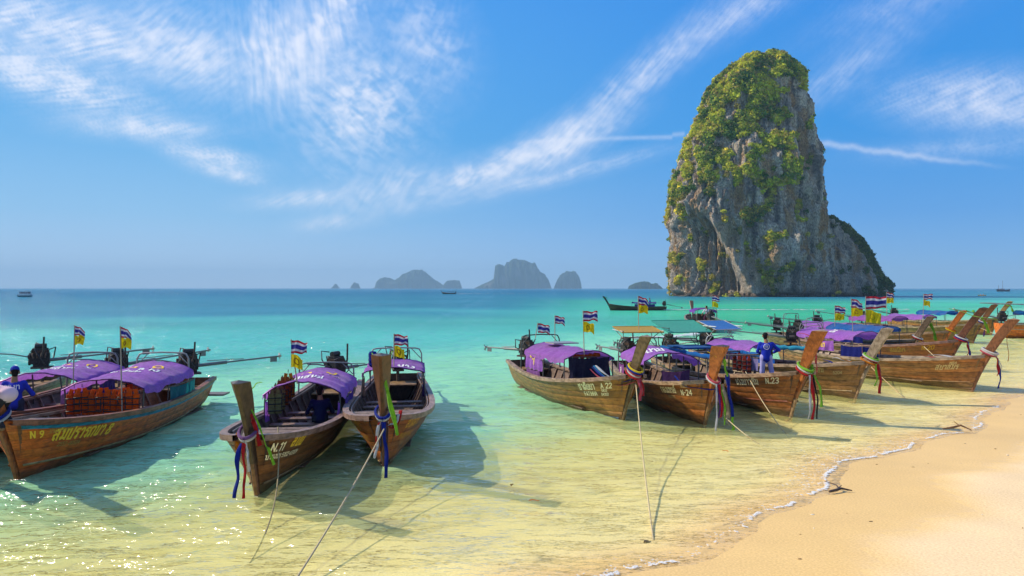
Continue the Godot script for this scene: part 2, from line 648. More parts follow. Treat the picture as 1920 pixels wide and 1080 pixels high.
func rock_body(table: Array, cz: float, depth: float, height: float, na: int, nh: int, seed_: int, main: bool) -> Dictionary:
	var n1 := FastNoiseLite.new()
	n1.noise_type = FastNoiseLite.TYPE_SIMPLEX_SMOOTH
	n1.frequency = 1.0
	n1.fractal_octaves = 4
	n1.seed = seed_
	var n2 := FastNoiseLite.new()
	n2.noise_type = FastNoiseLite.TYPE_SIMPLEX_SMOOTH
	n2.frequency = 1.0
	n2.fractal_type = FastNoiseLite.FRACTAL_RIDGED
	n2.fractal_octaves = 3
	n2.seed = seed_ + 1
	var b := Buf.new()
	var pts := []
	for k in nh + 1:
		var f := float(k) / nh
		var y := -2.0 + (height + 2.0) * f
		var lr := lerp_table(table, y)
		var cx := (lr.x + lr.y) * 0.5
		if main:
			lr.x += 1.2
			lr.y -= lerpf(1.5, 5.6, smooth(8.0, 45.0, y))
			cx = (lr.x + lr.y) * 0.5
		var a := (lr.y - lr.x) * 0.5
		var dep := depth * pow(a / 36.0, 0.8)
		if k == nh:
			a *= 0.05
			dep *= 0.05
		var row := []
		for j in na:
			var th := TAU * j / na
			var ct := cos(th)
			var st := sin(th)
			var ex := 0.8
			var px := signf(ct) * pow(absf(ct), ex) * a
			var pz := signf(st) * pow(absf(st), ex) * dep
			var nrm := Vector3(ct / a, 0, st / dep).normalized()
			var base := Vector3(cx + px, y, cz + pz)
			var edge := smooth(1.0, 0.6, absf(ct))
			var flute := n2.get_noise_3d(base.x * 0.10, y * 0.012, base.z * 0.10)
			var big := n1.get_noise_3d(base.x * 0.032, y * 0.022, base.z * 0.032)
			var mid := n1.get_noise_3d(base.x * 0.11 + 50.0, y * 0.06, base.z * 0.11)
			var fine := n1.get_noise_3d(base.x * 0.42, y * 0.16, base.z * 0.42 + 20.0)
			var disp := big * 5.0 * edge + mid * 3.0 * (0.4 + 0.6 * edge) + flute * 3.2 + fine * 1.9
			var u := ct
			var front := smooth(0.0, 0.25, st)
			if main:
				# ribs that stand out of the wall and the gully between them
				disp += front * (3.2 * exp(-pow((u - 0.12 - 0.0022 * y) / 0.13, 2.0)) - 3.4 * exp(-pow((u - 0.47 + 0.001 * y) / 0.07, 2.0)) + 2.6 * exp(-pow((u - 0.66) / 0.1, 2.0))) * smooth(3.0, 30.0, y) * smooth(106.0, 75.0, y)
				# the overhanging hollow low on the left, with its slanting lip
				var lip := -0.72 + (40.0 - y) * 0.0128
				if y < 42.0:
					var inside := smooth(0.05, -0.07, u - lip) * smooth(-1.0, -0.93, u)
					disp -= front * inside * (9.0 * smooth(42.0, 26.0, y)) * smooth(0.0, 6.0, y + 2.0)
					disp += front * inside * 2.6 * n2.get_noise_3d(base.x * 0.33, y * 0.015, 4.0)
					disp += front * 2.2 * exp(-pow((u - lip - 0.03) / 0.05, 2.0)) * smooth(42.0, 30.0, y)
					disp -= front * 3.4 * exp(-pow((u - lip - 0.2) / 0.13, 2.0)) * smooth(38.0, 24.0, y)
				# wave-cut notch at the waterline
				disp -= 3.0 * exp(-pow((y - 0.6) / 1.3, 2.0)) * (0.5 + 0.5 * n1.get_noise_2d(th * 9.0, 3.0))
			else:
				disp *= 0.75
			row.append(base + nrm * disp + Vector3(0, fine * 0.8 + (big * 2.0 if k > nh * 0.9 else 0.0), 0))
		pts.append(row)
	return {"pts": pts, "n1": n1, "n2": n2, "na": na, "nh": nh, "cz": cz}

func rock_colors(r: Dictionary, main: bool) -> Array:
	var out := []
	var n1: FastNoiseLite = r.n1
	for k in r.pts.size():
		var row := []
		for j in r.na:
			var p: Vector3 = r.pts[k][j]
			var th: float = TAU * j / r.na
			var u := cos(th)
			var y := p.y
			var streak := n1.get_noise_3d(p.x * 0.34, y * 0.018, p.z * 0.34)
			var blot := n1.get_noise_3d(p.x * 0.06 + 9.0, y * 0.05, p.z * 0.06)
			var c := Color(0.50, 0.42, 0.345).lerp(Color(0.90, 0.76, 0.57), clampf(0.5 + streak * 1.5 + blot * 0.8, 0.0, 1.0))
			c = c.lerp(Color(0.085, 0.08, 0.085), smooth(0.05, 0.42, n1.get_noise_3d(p.x * 0.27 + 33.0, y * 0.014, p.z * 0.27)) * 0.74)
			var ochre := n1.get_noise_3d(p.x * 0.12, y * 0.03 + 50.0, p.z * 0.12)
			c = c.lerp(Color(0.60, 0.36, 0.16), smooth(0.0, 0.36, ochre) * 0.85)
			if main and sin(th) > 0.0:
				var lip := -0.72 + (40.0 - y) * 0.0128
				var tan_ := smooth(-0.02, 0.05, u - lip) * smooth(0.34, 0.24, u - lip) * smooth(38.0, 26.0, y) * smooth(2.0, 6.0, y)
				c = c.lerp(Color(0.78, 0.57, 0.35), tan_ * 0.85)
				c = c.lerp(Color(0.74, 0.70, 0.62), 0.8 * exp(-pow((u + 0.30 + 0.03 * sin(y * 0.2)) / 0.022, 2.0)) * smooth(46.0, 30.0, y) * smooth(3.0, 12.0, y))
				c = c.lerp(Color(0.60, 0.57, 0.52), 0.55 * smooth(0.2, 0.5, streak) * smooth(60.0, 25.0, y))
				c = c.lerp(Color(0.58, 0.28, 0.10), 0.8 * smooth(0.1, 0.4, ochre) * exp(-pow((u - 0.5) / 0.16, 2.0)) * smooth(50.0, 38.0, y) * smooth(8.0, 20.0, y))
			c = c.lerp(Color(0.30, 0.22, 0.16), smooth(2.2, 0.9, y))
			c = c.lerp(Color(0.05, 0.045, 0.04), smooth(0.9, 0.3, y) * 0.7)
			row.append(c)
		out.append(row)
	return out

func sea_stack() -> void:
	var lf := mat(0.75, true, 0.25)
	lf.resource_name = "leaves"
	lf.backlight_enabled = true
	lf.backlight = Color(0.85, 0.85, 0.85)
	M.leaf = lf
	var rm := mat(0.9, true, 0.25)
	rm.resource_name = "limestone"
	rm.albedo_texture = noise_tex(FastNoiseLite.TYPE_SIMPLEX_SMOOTH, 0.025, 6, 51, Color(0.42, 0.41, 0.40), Color(1, 1, 1), 1024, Color(0.88, 0.88, 0.88))
	rm.uv1_triplanar = true
	rm.uv1_scale = Vector3(0.09, 0.028, 0.09)
	rm.heightmap_enabled = true
	rm.heightmap_texture = rm.albedo_texture
	rm.heightmap_scale = 260.0
	M.rock = rm
	var cz := -318.0
	var root := thing("limestone_sea_stack", "tall limestone sea stack topped with yellow green bushes rising from the bay", "rock", Vector3(109, 0, cz))
	var off := Vector3(109, 0, cz)
	var r := rock_body(STACK, cz, 30.0, 109.3, 460, 330, 61, true)
	var spur := rock_body(SPUR, cz - 2.0, 24.0, 35.8, 200, 100, 71, false)
	for q in [[r, "rock_face", true], [spur, "side_crag", false]]:
		var b := Buf.new()
		var rows := []
		for row in q[0].pts:
			rows.append(row.map(func(p): return p - off))
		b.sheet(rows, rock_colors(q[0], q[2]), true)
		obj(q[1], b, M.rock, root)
	# bushes that cling to the ledges
	var g := RandomNumberGenerator.new()
	g.seed = 77
	var dens := FastNoiseLite.new()
	dens.noise_type = FastNoiseLite.TYPE_SIMPLEX_SMOOTH
	dens.frequency = 0.085
	dens.fractal_octaves = 3
	var sets := [[[], []], [[], []], [[], []]]
	var tries := 0
	while tries < 115000:
		tries += 1
		var k := g.randi_range(4, r.nh)
		var j := g.randi_range(0, r.na - 1)
		var p: Vector3 = r.pts[k][j]
		var th: float = TAU * j / r.na
		var u := cos(th)
		var y := p.y
		var w := dens.get_noise_3d(p.x, y, p.z) * 1.6
		var want := 0.0
		var front := sin(th) > -0.15
		if not front:
			want = 0.35
		elif y > 94.0:
			want = 1.1 - 0.3 * smooth(0.4, 0.8, u) * smooth(104.0, 96.0, y)
		elif y > 44.0:
			want = lerpf(0.86, -0.25, smooth(0.12, 0.6, u + (y - 70.0) * 0.002)) + 0.15 * smooth(60.0, 90.0, y)
			want = maxf(want, 0.55 * exp(-pow((u - 0.42) / 0.16, 2.0)) * exp(-pow((y - 52.0) / 7.0, 2.0)) + 0.1)
			want = maxf(want, 0.75 * smooth(0.86, 0.97, u) * smooth(40.0, 60.0, y))
		elif y > 6.0:
			want = 0.76 * exp(-pow((u - 0.02) / 0.24, 2.0)) * smooth(48.0, 36.0, y) + 0.4 * smooth(38.0, 46.0, y)
			want = maxf(want, 0.28 * exp(-pow((u + 0.4) / 0.14, 2.0)) * smooth(30.0, 40.0, y))
			want = maxf(want, 0.9 * smooth(-0.8, -0.9, u) * (smooth(24.0, 18.0, y) + smooth(30.0, 38.0, y)))
			want = maxf(want, 0.35 * smooth(0.5, 0.56, u) * smooth(0.7, 0.62, u) * smooth(26.0, 12.0, y))
		if want + w < 0.77 + 0.5 * g.randf():
			continue
		var p2: Vector3 = r.pts[maxi(k - 2, 0)][j]
		var ph: Vector3 = r.pts[k][(j + 2) % r.na]
		var nrm := (ph - p).cross(p2 - p).normalized()
		if nrm.dot(Vector3(p.x - 109.0, 0, p.z - cz)) < 0.0:
			nrm = -nrm
		var s := g.randf_range(0.42, 1.1) * (1.15 if y > 60.0 else 0.95)
		var bs := Basis(Vector3.UP, g.randf() * TAU).scaled(Vector3(s, s * g.randf_range(0.75, 1.2), s))
		var t := Transform3D(bs, p - off + nrm * s * 0.35)
		var hue := dens.get_noise_3d(p.x * 0.8 + 200.0, y * 0.8, p.z * 0.8) * 1.6 + g.randfn() * 0.32
		var c := Color(0.075, 0.125, 0.015).lerp(Color(0.27, 0.275, 0.022), clampf(0.5 + hue * 1.3, 0.0, 1.0))
		c = c.lerp(Color(0.035, 0.075, 0.02), smooth(0.1, 0.7, -hue) * 0.8)
		if g.randf() < 0.05:
			c = Color(0.44, 0.36, 0.03)
		if y < 46.0 and g.randf() < 0.5:
			c = c.lerp(Color(0.25, 0.17, 0.04), 0.55)
		elif g.randf() < 0.22:
			c = c.lerp(Color(0.22, 0.15, 0.06), 0.6)
		c = c * g.randf_range(0.7, 1.3) * 2.1
		var which := g.randi_range(0, 2)
		sets[which][0].append(t)
		sets[which][1].append(c)
	for tr in 9000:
		var k := g.randi_range(6, spur.nh)
		var j := g.randi_range(0, spur.na - 1)
		var p: Vector3 = spur.pts[k][j]
		var u := cos(TAU * j / spur.na)
		if dens.get_noise_3d(p.x * 1.4, p.y * 1.4, p.z * 1.4) + 1.1 * smooth(0.55, 0.9, u) - 0.25 + 0.25 * (g.randf() - 0.5) < 0.3 or u < -0.2:
			continue
		var s := g.randf_range(0.7, 1.3)
		var bs := Basis(Vector3.UP, g.randf() * TAU).scaled(Vector3(s, s, s))
		var which := g.randi_range(0, 2)
		sets[which][0].append(Transform3D(bs, p - off + Vector3(0, 0.3, 0)))
		sets[which][1].append(Color(0.045, 0.085, 0.025).lerp(Color(0.14, 0.15, 0.03), g.randf()) * g.randf_range(1.0, 1.7))
	for q in 3:
		scatter("foliage", sets[q][0], sets[q][1], leaf_clump(46, 5 + q, 1.55), root)
	# boulders and ledges awash at the foot
	for k in 16:
		var th := g.randf_range(0.12, 0.95) * PI
		var lr := lerp_table(STACK, 2.0)
		var p := Vector3((lr.x + lr.y) * 0.5 + cos(th) * 35.0 - off.x, g.randf_range(-0.3, 0.6), sin(th) * 29.5)
		var bb := Buf.new()
		var rows := []
		for a in 7:
			var row := []
			for d in 9:
				var v := Vector3(sin(PI * a / 6.0) * cos(TAU * d / 9.0), cos(PI * a / 6.0), sin(PI * a / 6.0) * sin(TAU * d / 9.0))
				row.append(p + v * Vector3(2.4, 1.1, 1.6) * (0.8 + 0.5 * patch.get_noise_3d(v.x * 1.3 + k, v.y * 1.3, v.z * 1.3)))
			rows.append(row)
		bb.sheet(rows, Color(0.22, 0.19, 0.15), true)
		obj("foot_boulder", bb, M.rock, root)

# ---------------------------------------------------------------- islands on the horizon
# profile: pairs of (metres from the centre, height)
func island(called: String, label: String, x: float, dist: float, profile: Array, depth: float, seed_: int, cliffs: float) -> void:
	var far := 1.75 if dist > 2000.0 else 1.5
	x *= far
	dist *= far
	depth *= far
	profile = profile.map(func(q): return [q[0] * far, q[1] * far])
	var root := thing(called, label, "island", Vector3(x, 0, -dist))
	var n := FastNoiseLite.new()
	n.noise_type = FastNoiseLite.TYPE_SIMPLEX_SMOOTH
	n.frequency = 1.0
	n.fractal_octaves = 5
	n.seed = seed_
	var b := Buf.new()
	var w0: float = profile[0][0]
	var w1: float = profile[-1][0]
	var span := w1 - w0
	var nu := 150
	var nv := 40
	var rows := []
	var cols := []
	for r in nv + 1:
		var q := -1.0 + 2.0 * r / nv
		var row := []
		var crow := []
		for k in nu + 1:
			var px := w0 + span * k / nu
			var h := 0.0
			for m in range(1, profile.size()):
				if px <= profile[m][0] + 0.001:
					var f := inverse_lerp(profile[m - 1][0], profile[m][0], px)
					h = lerpf(profile[m - 1][1], profile[m][1], f)
					break
			var steep := pow(maxf(0.0, 1.0 - pow(absf(q), 3.2)), 0.5)
			var v := n.get_noise_3d(px / span * 14.0, q * 3.0, 0.0)
			var y := h * steep * (1.0 + 0.10 * v) + v * span * 0.006 * smooth(0.0, 0.2, steep)
			row.append(Vector3(px, y - 3.0, q * depth + v * depth * 0.12))
			var green := Color(0.045, 0.075, 0.03) * (1.0 + 0.5 * v)
			var cl := clampf(cliffs * 1.4 * (n.get_noise_3d(px / span * 7.0 + 40.0, y / span * 6.0, 2.0) + 0.12), 0.0, 1.0) * smooth(0.05, 0.5, q) * smooth(0.98, 0.6, steep)
			crow.append(green.lerp(Color(0.42, 0.34, 0.27), cl))
		rows.append(row)
		cols.append(crow)
	b.sheet(rows, cols)
	obj("wooded_hill", b, M.island, root)

func islands() -> void:
	var m := mat(0.95, true, 0.1)
	m.albedo_texture = noise_tex(FastNoiseLite.TYPE_SIMPLEX_SMOOTH, 0.04, 5, 81, Color(0.5, 0.5, 0.5), Color.WHITE, 512)
	m.uv1_triplanar = true
	m.uv1_scale = Vector3(0.01, 0.01, 0.01)
	M.island = m
	island("island", "smallest pointed islet at the left end of the island row", -765.0, 3000.0, [[-28, 0], [-14, 4], [0, 22], [8, 18], [16, 6], [22, 0]], 14.0, 3, 0.0)
	island("island", "small humped islet second from the left in the island row", -678.0, 3000.0, [[-20, 0], [-17, 12], [-4, 29], [4, 24], [14, 22], [20, 6], [24, 0]], 14.0, 4, 0.1)
	island("island", "long pale blue island with a low shelf on its left and a broad peak", -432.0, 3000.0, [[-165, 0], [-146, 8], [-140, 40], [-118, 50], [-70, 36], [-40, 60], [-8, 72], [20, 80], [42, 80], [60, 68], [88, 44], [140, 12], [160, 0]], 90.0, 6, 0.25)
	island("island", "small dome island beside the long pale blue island", -247.0, 2900.0, [[-40, 0], [-36, 22], [-22, 34], [6, 36], [28, 34], [34, 14], [38, 0]], 30.0, 8, 0.2)
	island("island", "largest island with pale cliffs and a great rounded summit", 0.0, 2500.0, [[-138, 0], [-110, 14], [-66, 34], [-62, 62], [-66, 76], [-52, 88], [-34, 86], [-28, 78], [-18, 92], [6, 104], [30, 103], [62, 95], [84, 90], [100, 60], [118, 52], [130, 34], [138, 8], [140, 0]], 80.0, 9, 0.8)
	island("island", "steep block island right of the largest island", 200.0, 2500.0, [[-48, 0], [-46, 10], [-36, 34], [-26, 50], [-4, 62], [26, 62], [40, 46], [47, 22], [48, 0]], 40.0, 12, 0.35)
	island("island", "low dark wooded islet nearest to the sea stack", 327.0, 1700.0, [[-39, 0], [-38, 10], [-24, 16], [-10, 20], [4, 20], [14, 14], [26, 16], [38, 5], [40, 0]], 26.0, 14, 0.3)

# ---------------------------------------------------------------- painted lettering: strokes on a grid (base line 0, height 4)
const GLYPH := {
	"0": ["0.3,0.6 0.3,3.4 1,4 1.7,4 2.4,3.4 2.4,0.6 1.7,0 1,0 0.3,0.6"], "1": ["0.4,3.2 1.3,4 1.3,0"], "2": ["0.2,3.2 0.8,4 1.8,4 2.4,3.2 2.2,2.2 0.2,0 2.5,0"],
	"3": ["0.2,3.5 0.9,4 1.8,4 2.3,3.2 1.8,2.2 1.1,2.1 1.9,2 2.4,1.1 1.8,0.1 0.9,0 0.2,0.5"], "4": ["1.8,0 1.8,4 0.1,1.3 2.6,1.3"], "5": ["2.2,4 0.5,4 0.4,2.3 1.6,2.5 2.4,1.6 2.2,0.5 1.4,0 0.3,0.3"],
	"6": ["2.1,3.8 1,3.2 0.3,1.6 0.6,0.3 1.5,0 2.3,0.7 2.2,1.8 1.2,2.2 0.4,1.6"], "7": ["0.2,4 2.4,4 1,0"], "8": ["1.3,2.2 0.4,2.9 0.6,3.8 1.3,4 2.1,3.8 2.2,2.9 1.3,2.2 0.3,1.4 0.4,0.3 1.3,0 2.2,0.3 2.4,1.4 1.3,2.2"],
	"9": ["2.2,2.4 1.4,1.8 0.5,2.3 0.4,3.4 1.2,4 2.1,3.7 2.3,2.6 1.9,0.9 0.8,0"], "N": ["0.3,0 0.3,4 2.4,0 2.4,4"], "A": ["0,0 1.3,4 2.6,0", "0.5,1.4 2.1,1.4"], "F": ["0.3,0 0.3,4 2.3,4", "0.3,2.1 1.8,2.1"],
	"T": ["0,4 2.4,4", "1.2,4 1.2,0"], "I": ["0.6,0 0.6,4"], "H": ["0.3,0 0.3,4", "2.3,0 2.3,4", "0.3,2 2.3,2"], "M": ["0.2,0 0.4,4 1.5,1.4 2.6,4 2.8,0"], "U": ["0.3,4 0.3,0.8 1,0 1.7,0 2.4,0.8 2.4,4"],
	"B": ["0.3,0 0.3,4 1.6,4 2.2,3.1 1.6,2.1 0.3,2.1", "1.6,2.1 2.4,1.1 1.7,0 0.3,0"], "R": ["0.3,0 0.3,4 1.7,4 2.3,3 1.6,2 0.3,2", "1.3,2 2.4,0"], "Y": ["0,4 1.2,2 2.4,4", "1.2,2 1.2,0"], "K": ["0.3,0 0.3,4", "2.3,4 0.3,1.8 2.4,0"], "E": ["2.3,0 0.3,0 0.3,4 2.3,4", "0.3,2.1 1.9,2.1"],
	".": ["0.4,0 0.7,0 0.7,0.4 0.4,0.4 0.4,0"], "-": ["0.3,1.9 1.7,1.9"],
	"ก": ["0.3,0 0.3,2.2 0,2.8 0.6,3.8 1.6,4 2.4,3.2 2.4,0"], "ข": ["0.9,3.4 0.4,3 0.3,3.7 0.9,4 1,3.2 0.6,2.6 0.6,0.2 2.4,0 2.4,4"], "ง": ["1.2,3.4 1.7,3 2,3.5 1.6,4 1.1,3.6 1.9,3 1.9,0.2 1.2,0 0.1,1.6"],
	"จ": ["1.5,1.2 1,1.7 0.6,1.2 1,0.8 1.8,0.2 2.3,1.4 2.1,3.4 1.2,4 0.3,3.4"], "ซ": ["0.9,3.4 0.4,3 0.3,3.7 0.9,4 1,3.2 0.6,2.6 0.6,0.2 2.2,0 2.2,2.8 1.8,3.3 2.7,4.3"], "ด": ["1.2,1.6 0.8,1.1 1.3,0.7 1.5,1.4 1,0.2 0.4,0 0.2,2.6 0.9,3.8 1.8,3.8 2.4,2.8 2.4,0"],
	"ต": ["1.1,1.6 0.7,1.1 1.2,0.7 1.4,1.4 0.9,0.2 0.4,0 0.2,2.6 0.7,3.8 1.3,3.3 1.9,3.9 2.4,2.8 2.4,0"], "ถ": ["0.9,0.4 0.5,0 0.3,0.6 0.9,0.9 0.4,2.2 0.1,2.8 0.7,3.8 1.7,4 2.4,3.2 2.4,0"], "ท": ["0.5,3.4 0.2,3.8 0.7,4 0.8,3.3 0.8,0 0.8,2.4 1.6,3.9 2.3,3.6 2.3,0"],
	"น": ["0.5,3.4 0.2,3.8 0.7,4 0.8,3.3 0.8,0.4 2,0.2 2.5,0.5 2.1,0.9 1.8,0.3 2.3,1 2.3,4"], "บ": ["0.4,3.4 0.1,3.8 0.6,4 0.7,3.3 0.7,0 2.3,0 2.3,4"], "ป": ["0.4,3.4 0.1,3.8 0.6,4 0.7,3.3 0.7,0 2.3,0 2.3,5.4"], "พ": ["0.4,3.4 0.1,3.8 0.6,4 0.7,3.3 0.9,0 1.6,2.4 2.3,0 2.6,4"],
	"ม": ["0.5,3.4 0.2,3.8 0.7,4 0.8,3.3 0.8,0.6 0.3,0.2 0.2,0.8 0.8,1 2.3,0.1 2.3,4"], "ย": ["0.9,3.4 0.5,3.8 0.3,3.2 1,2.4 0.4,2 0.5,0.2 2.3,0 2.3,4"], "ร": ["1.2,0.4 1.7,0 1.9,0.6 1.3,0.7 1.8,1.4 1.7,2.4 0.3,2.9 0.8,3.8 1.9,3.7"], "ล": ["0.5,0.4 0.9,0 1,0.6 0.5,0.8 0.4,1.8 1.1,2.4 2.3,1.8 2.3,0 2.3,3.2 1.3,4 0.3,3.4"],
	"ว": ["1.2,0.4 1.7,0 2,0.6 1.5,0.9 2.2,1.6 2,3.4 1.2,4 0.3,3.4"], "ส": ["0.5,0.4 0.9,0 1,0.6 0.5,0.8 0.4,1.8 1.1,2.4 2.2,1.8 2.2,0 2.2,3.2 1.3,4 0.3,3.4", "1.6,3.4 2.7,4.6"], "ห": ["0.4,3.4 0.1,3.8 0.6,4 0.7,3.3 0.7,0 0.7,2 1.6,2.4 2.2,3.6 1.8,4 1.6,3.4 2.2,2 2.3,0"],
	"อ": ["1,2.4 0.6,2 1.1,1.6 1.2,2.3 0.4,2.4 0.4,0.2 2.2,0 2.4,3 1.4,4 0.3,3.4"], "า": ["0.2,3.2 0.8,4 1.5,3.6 1.7,2.8 1.7,0"], "เ": ["0.9,0.4 0.5,0 0.4,0.6 0.8,0.8 0.5,1.2 0.5,4"], "แ": ["0.8,0.4 0.4,0 0.3,0.6 0.5,1.2 0.5,4", "1.8,0.4 1.4,0 1.3,0.6 1.5,1.2 1.5,4"], "โ": ["0.9,0 0.9,4.2 0.3,5 0.9,5.6 1.8,5.4"],
	"ิ": ["-2.3,4.7 -2,5.4 -1.2,5.6 -0.4,4.7 -2.3,4.7"], "ี": ["-2.3,4.7 -2,5.4 -1.2,5.6 -0.4,4.7 -2.3,4.7", "-0.4,4.7 -0.4,6"], "้": ["-1.6,6.4 -1.2,6 -1,6.5 -0.5,7.1"], "่": ["-0.9,5.9 -0.9,6.8"], "็": ["-2,4.8 -1.7,5.5 -1,5.2 -1.2,5.8 -0.3,6.1"], "๋": ["-1.3,5.4 -0.5,5.4", "-0.9,5 -0.9,5.8"],
	"ื": ["-2.3,4.7 -2,5.4 -1.2,5.6 -0.4,4.7 -2.3,4.7", "-0.8,4.7 -0.8,5.9", "-0.4,4.7 -0.4,5.9"], "ั": ["-1.8,5 -1.4,4.7 -1.2,5.1 -0.6,5 -0.3,5.9"],
	"(": ["2.9,1.4 2.3,3 1,3.9 -0.6,3.4 -1.3,1.9 -0.8,0.3 0.6,-0.4 2.2,0.1 2.9,1.4"],
}

# strokes as 2D polylines, in units of the letter height
func strokes(text: String, slant := 0.0) -> Dictionary:
	var out := []
	var x := 0.0
	for ch in text:
		if ch == " ":
			x += 1.7
			continue
		var most := 0.0
		for line in GLYPH.get(ch, []):
			var pts := []
			for q in (line as String).split(" "):
				var n := q.split(",")
				var a := n[0].to_float()
				var c := n[1].to_float()
				most = maxf(most, a)
				pts.append(Vector2((x + a + slant * c) / 4.0, c / 4.0))
			out.append(pts)
		x += most + 0.75 if most > 0.0 else 0.0
	return {"lines": out, "width": x / 4.0}

# brush strokes laid on a surface: on(a, c) gives the point at a across and c up, face(a, c) the outward direction
func write_on(b: Buf, text: String, h: float, thick: float, col: Color, on: Callable, slant := 0.0, centred := true) -> void:
	var s := strokes(text, slant)
	var off: float = s.width * 0.5 if centred else 0.0
	for line in s.lines:
		var pts := []
		for k in line.size():
			pts.append((line[k] - Vector2(off, 0)) * h)
		for k in range(1, pts.size()):
			var a: Vector2 = pts[k - 1]
			var c: Vector2 = pts[k]
			var d := (c - a).normalized()
			var n := Vector2(-d.y, d.x) * thick * 0.5
			a -= d * thick * 0.35
			c += d * thick * 0.35
			b.face(on.call(a.x + n.x, a.y + n.y), on.call(c.x + n.x, c.y + n.y), on.call(c.x - n.x, c.y - n.y), on.call(a.x - n.x, a.y - n.y), col)

# ---------------------------------------------------------------- long-tail boats; bow towards +z, water line at y = 0
func sheer(o: Dictionary, t: float) -> float:
	var t0 := 0.40
	if t < t0:
		return o.mid_h + (o.stern_h - o.mid_h) * pow((t0 - t) / t0, 2.0)
	return o.mid_h + (o.bow_h - o.mid_h) * pow((t - t0) / (1.0 - t0), 2.1)

func half_beam(o: Dictionary, t: float) -> float:
	if t < 0.6:
		return o.beam * lerpf(0.66, 1.0, sin(t / 0.6 * PI * 0.5))
	return o.beam * (0.06 + 0.94 * sqrt(maxf(0.0, 1.0 - pow((t - 0.6) / 0.4, 2.5))))

func keel_y(t: float) -> float:
	return -0.32 + 0.22 * pow(maxf(0.0, 0.35 - t) / 0.35, 2.0) + 0.05 * smooth(0.8, 1.0, t)

func rake(y: float) -> float:
	var h := maxf(y + 0.3, 0.0)
	return 0.33 * h + 0.085 * h * h

func hull_pt(o: Dictionary, t: float, v: float, side: float, out := 0.0) -> Vector3:
	var s := sheer(o, t)
	var k := keel_y(t)
	var p := lerpf(0.42, 0.95, smooth(0.55, 0.98, t))
	var x := half_beam(o, t) * pow(maxf(v, 0.0), p) * lerpf(1.0, lerpf(1.0, pow(maxf(v, 0.001), 0.25), 0.5), smooth(0.7, 1.0, t)) + 0.045 * smooth(0.0, 0.08, v)
	var y := lerpf(k, s, v)
	return Vector3(side * (x + out), y, -o.len * 0.5 + o.len * t + rake(y) * smooth(0.62, 1.0, t))

func rail_pt(o: Dictionary, t: float, side: float, inset := 0.0, up := 0.0) -> Vector3:
	return hull_pt(o, t, 1.0, side, -inset) + Vector3(0, up, 0)

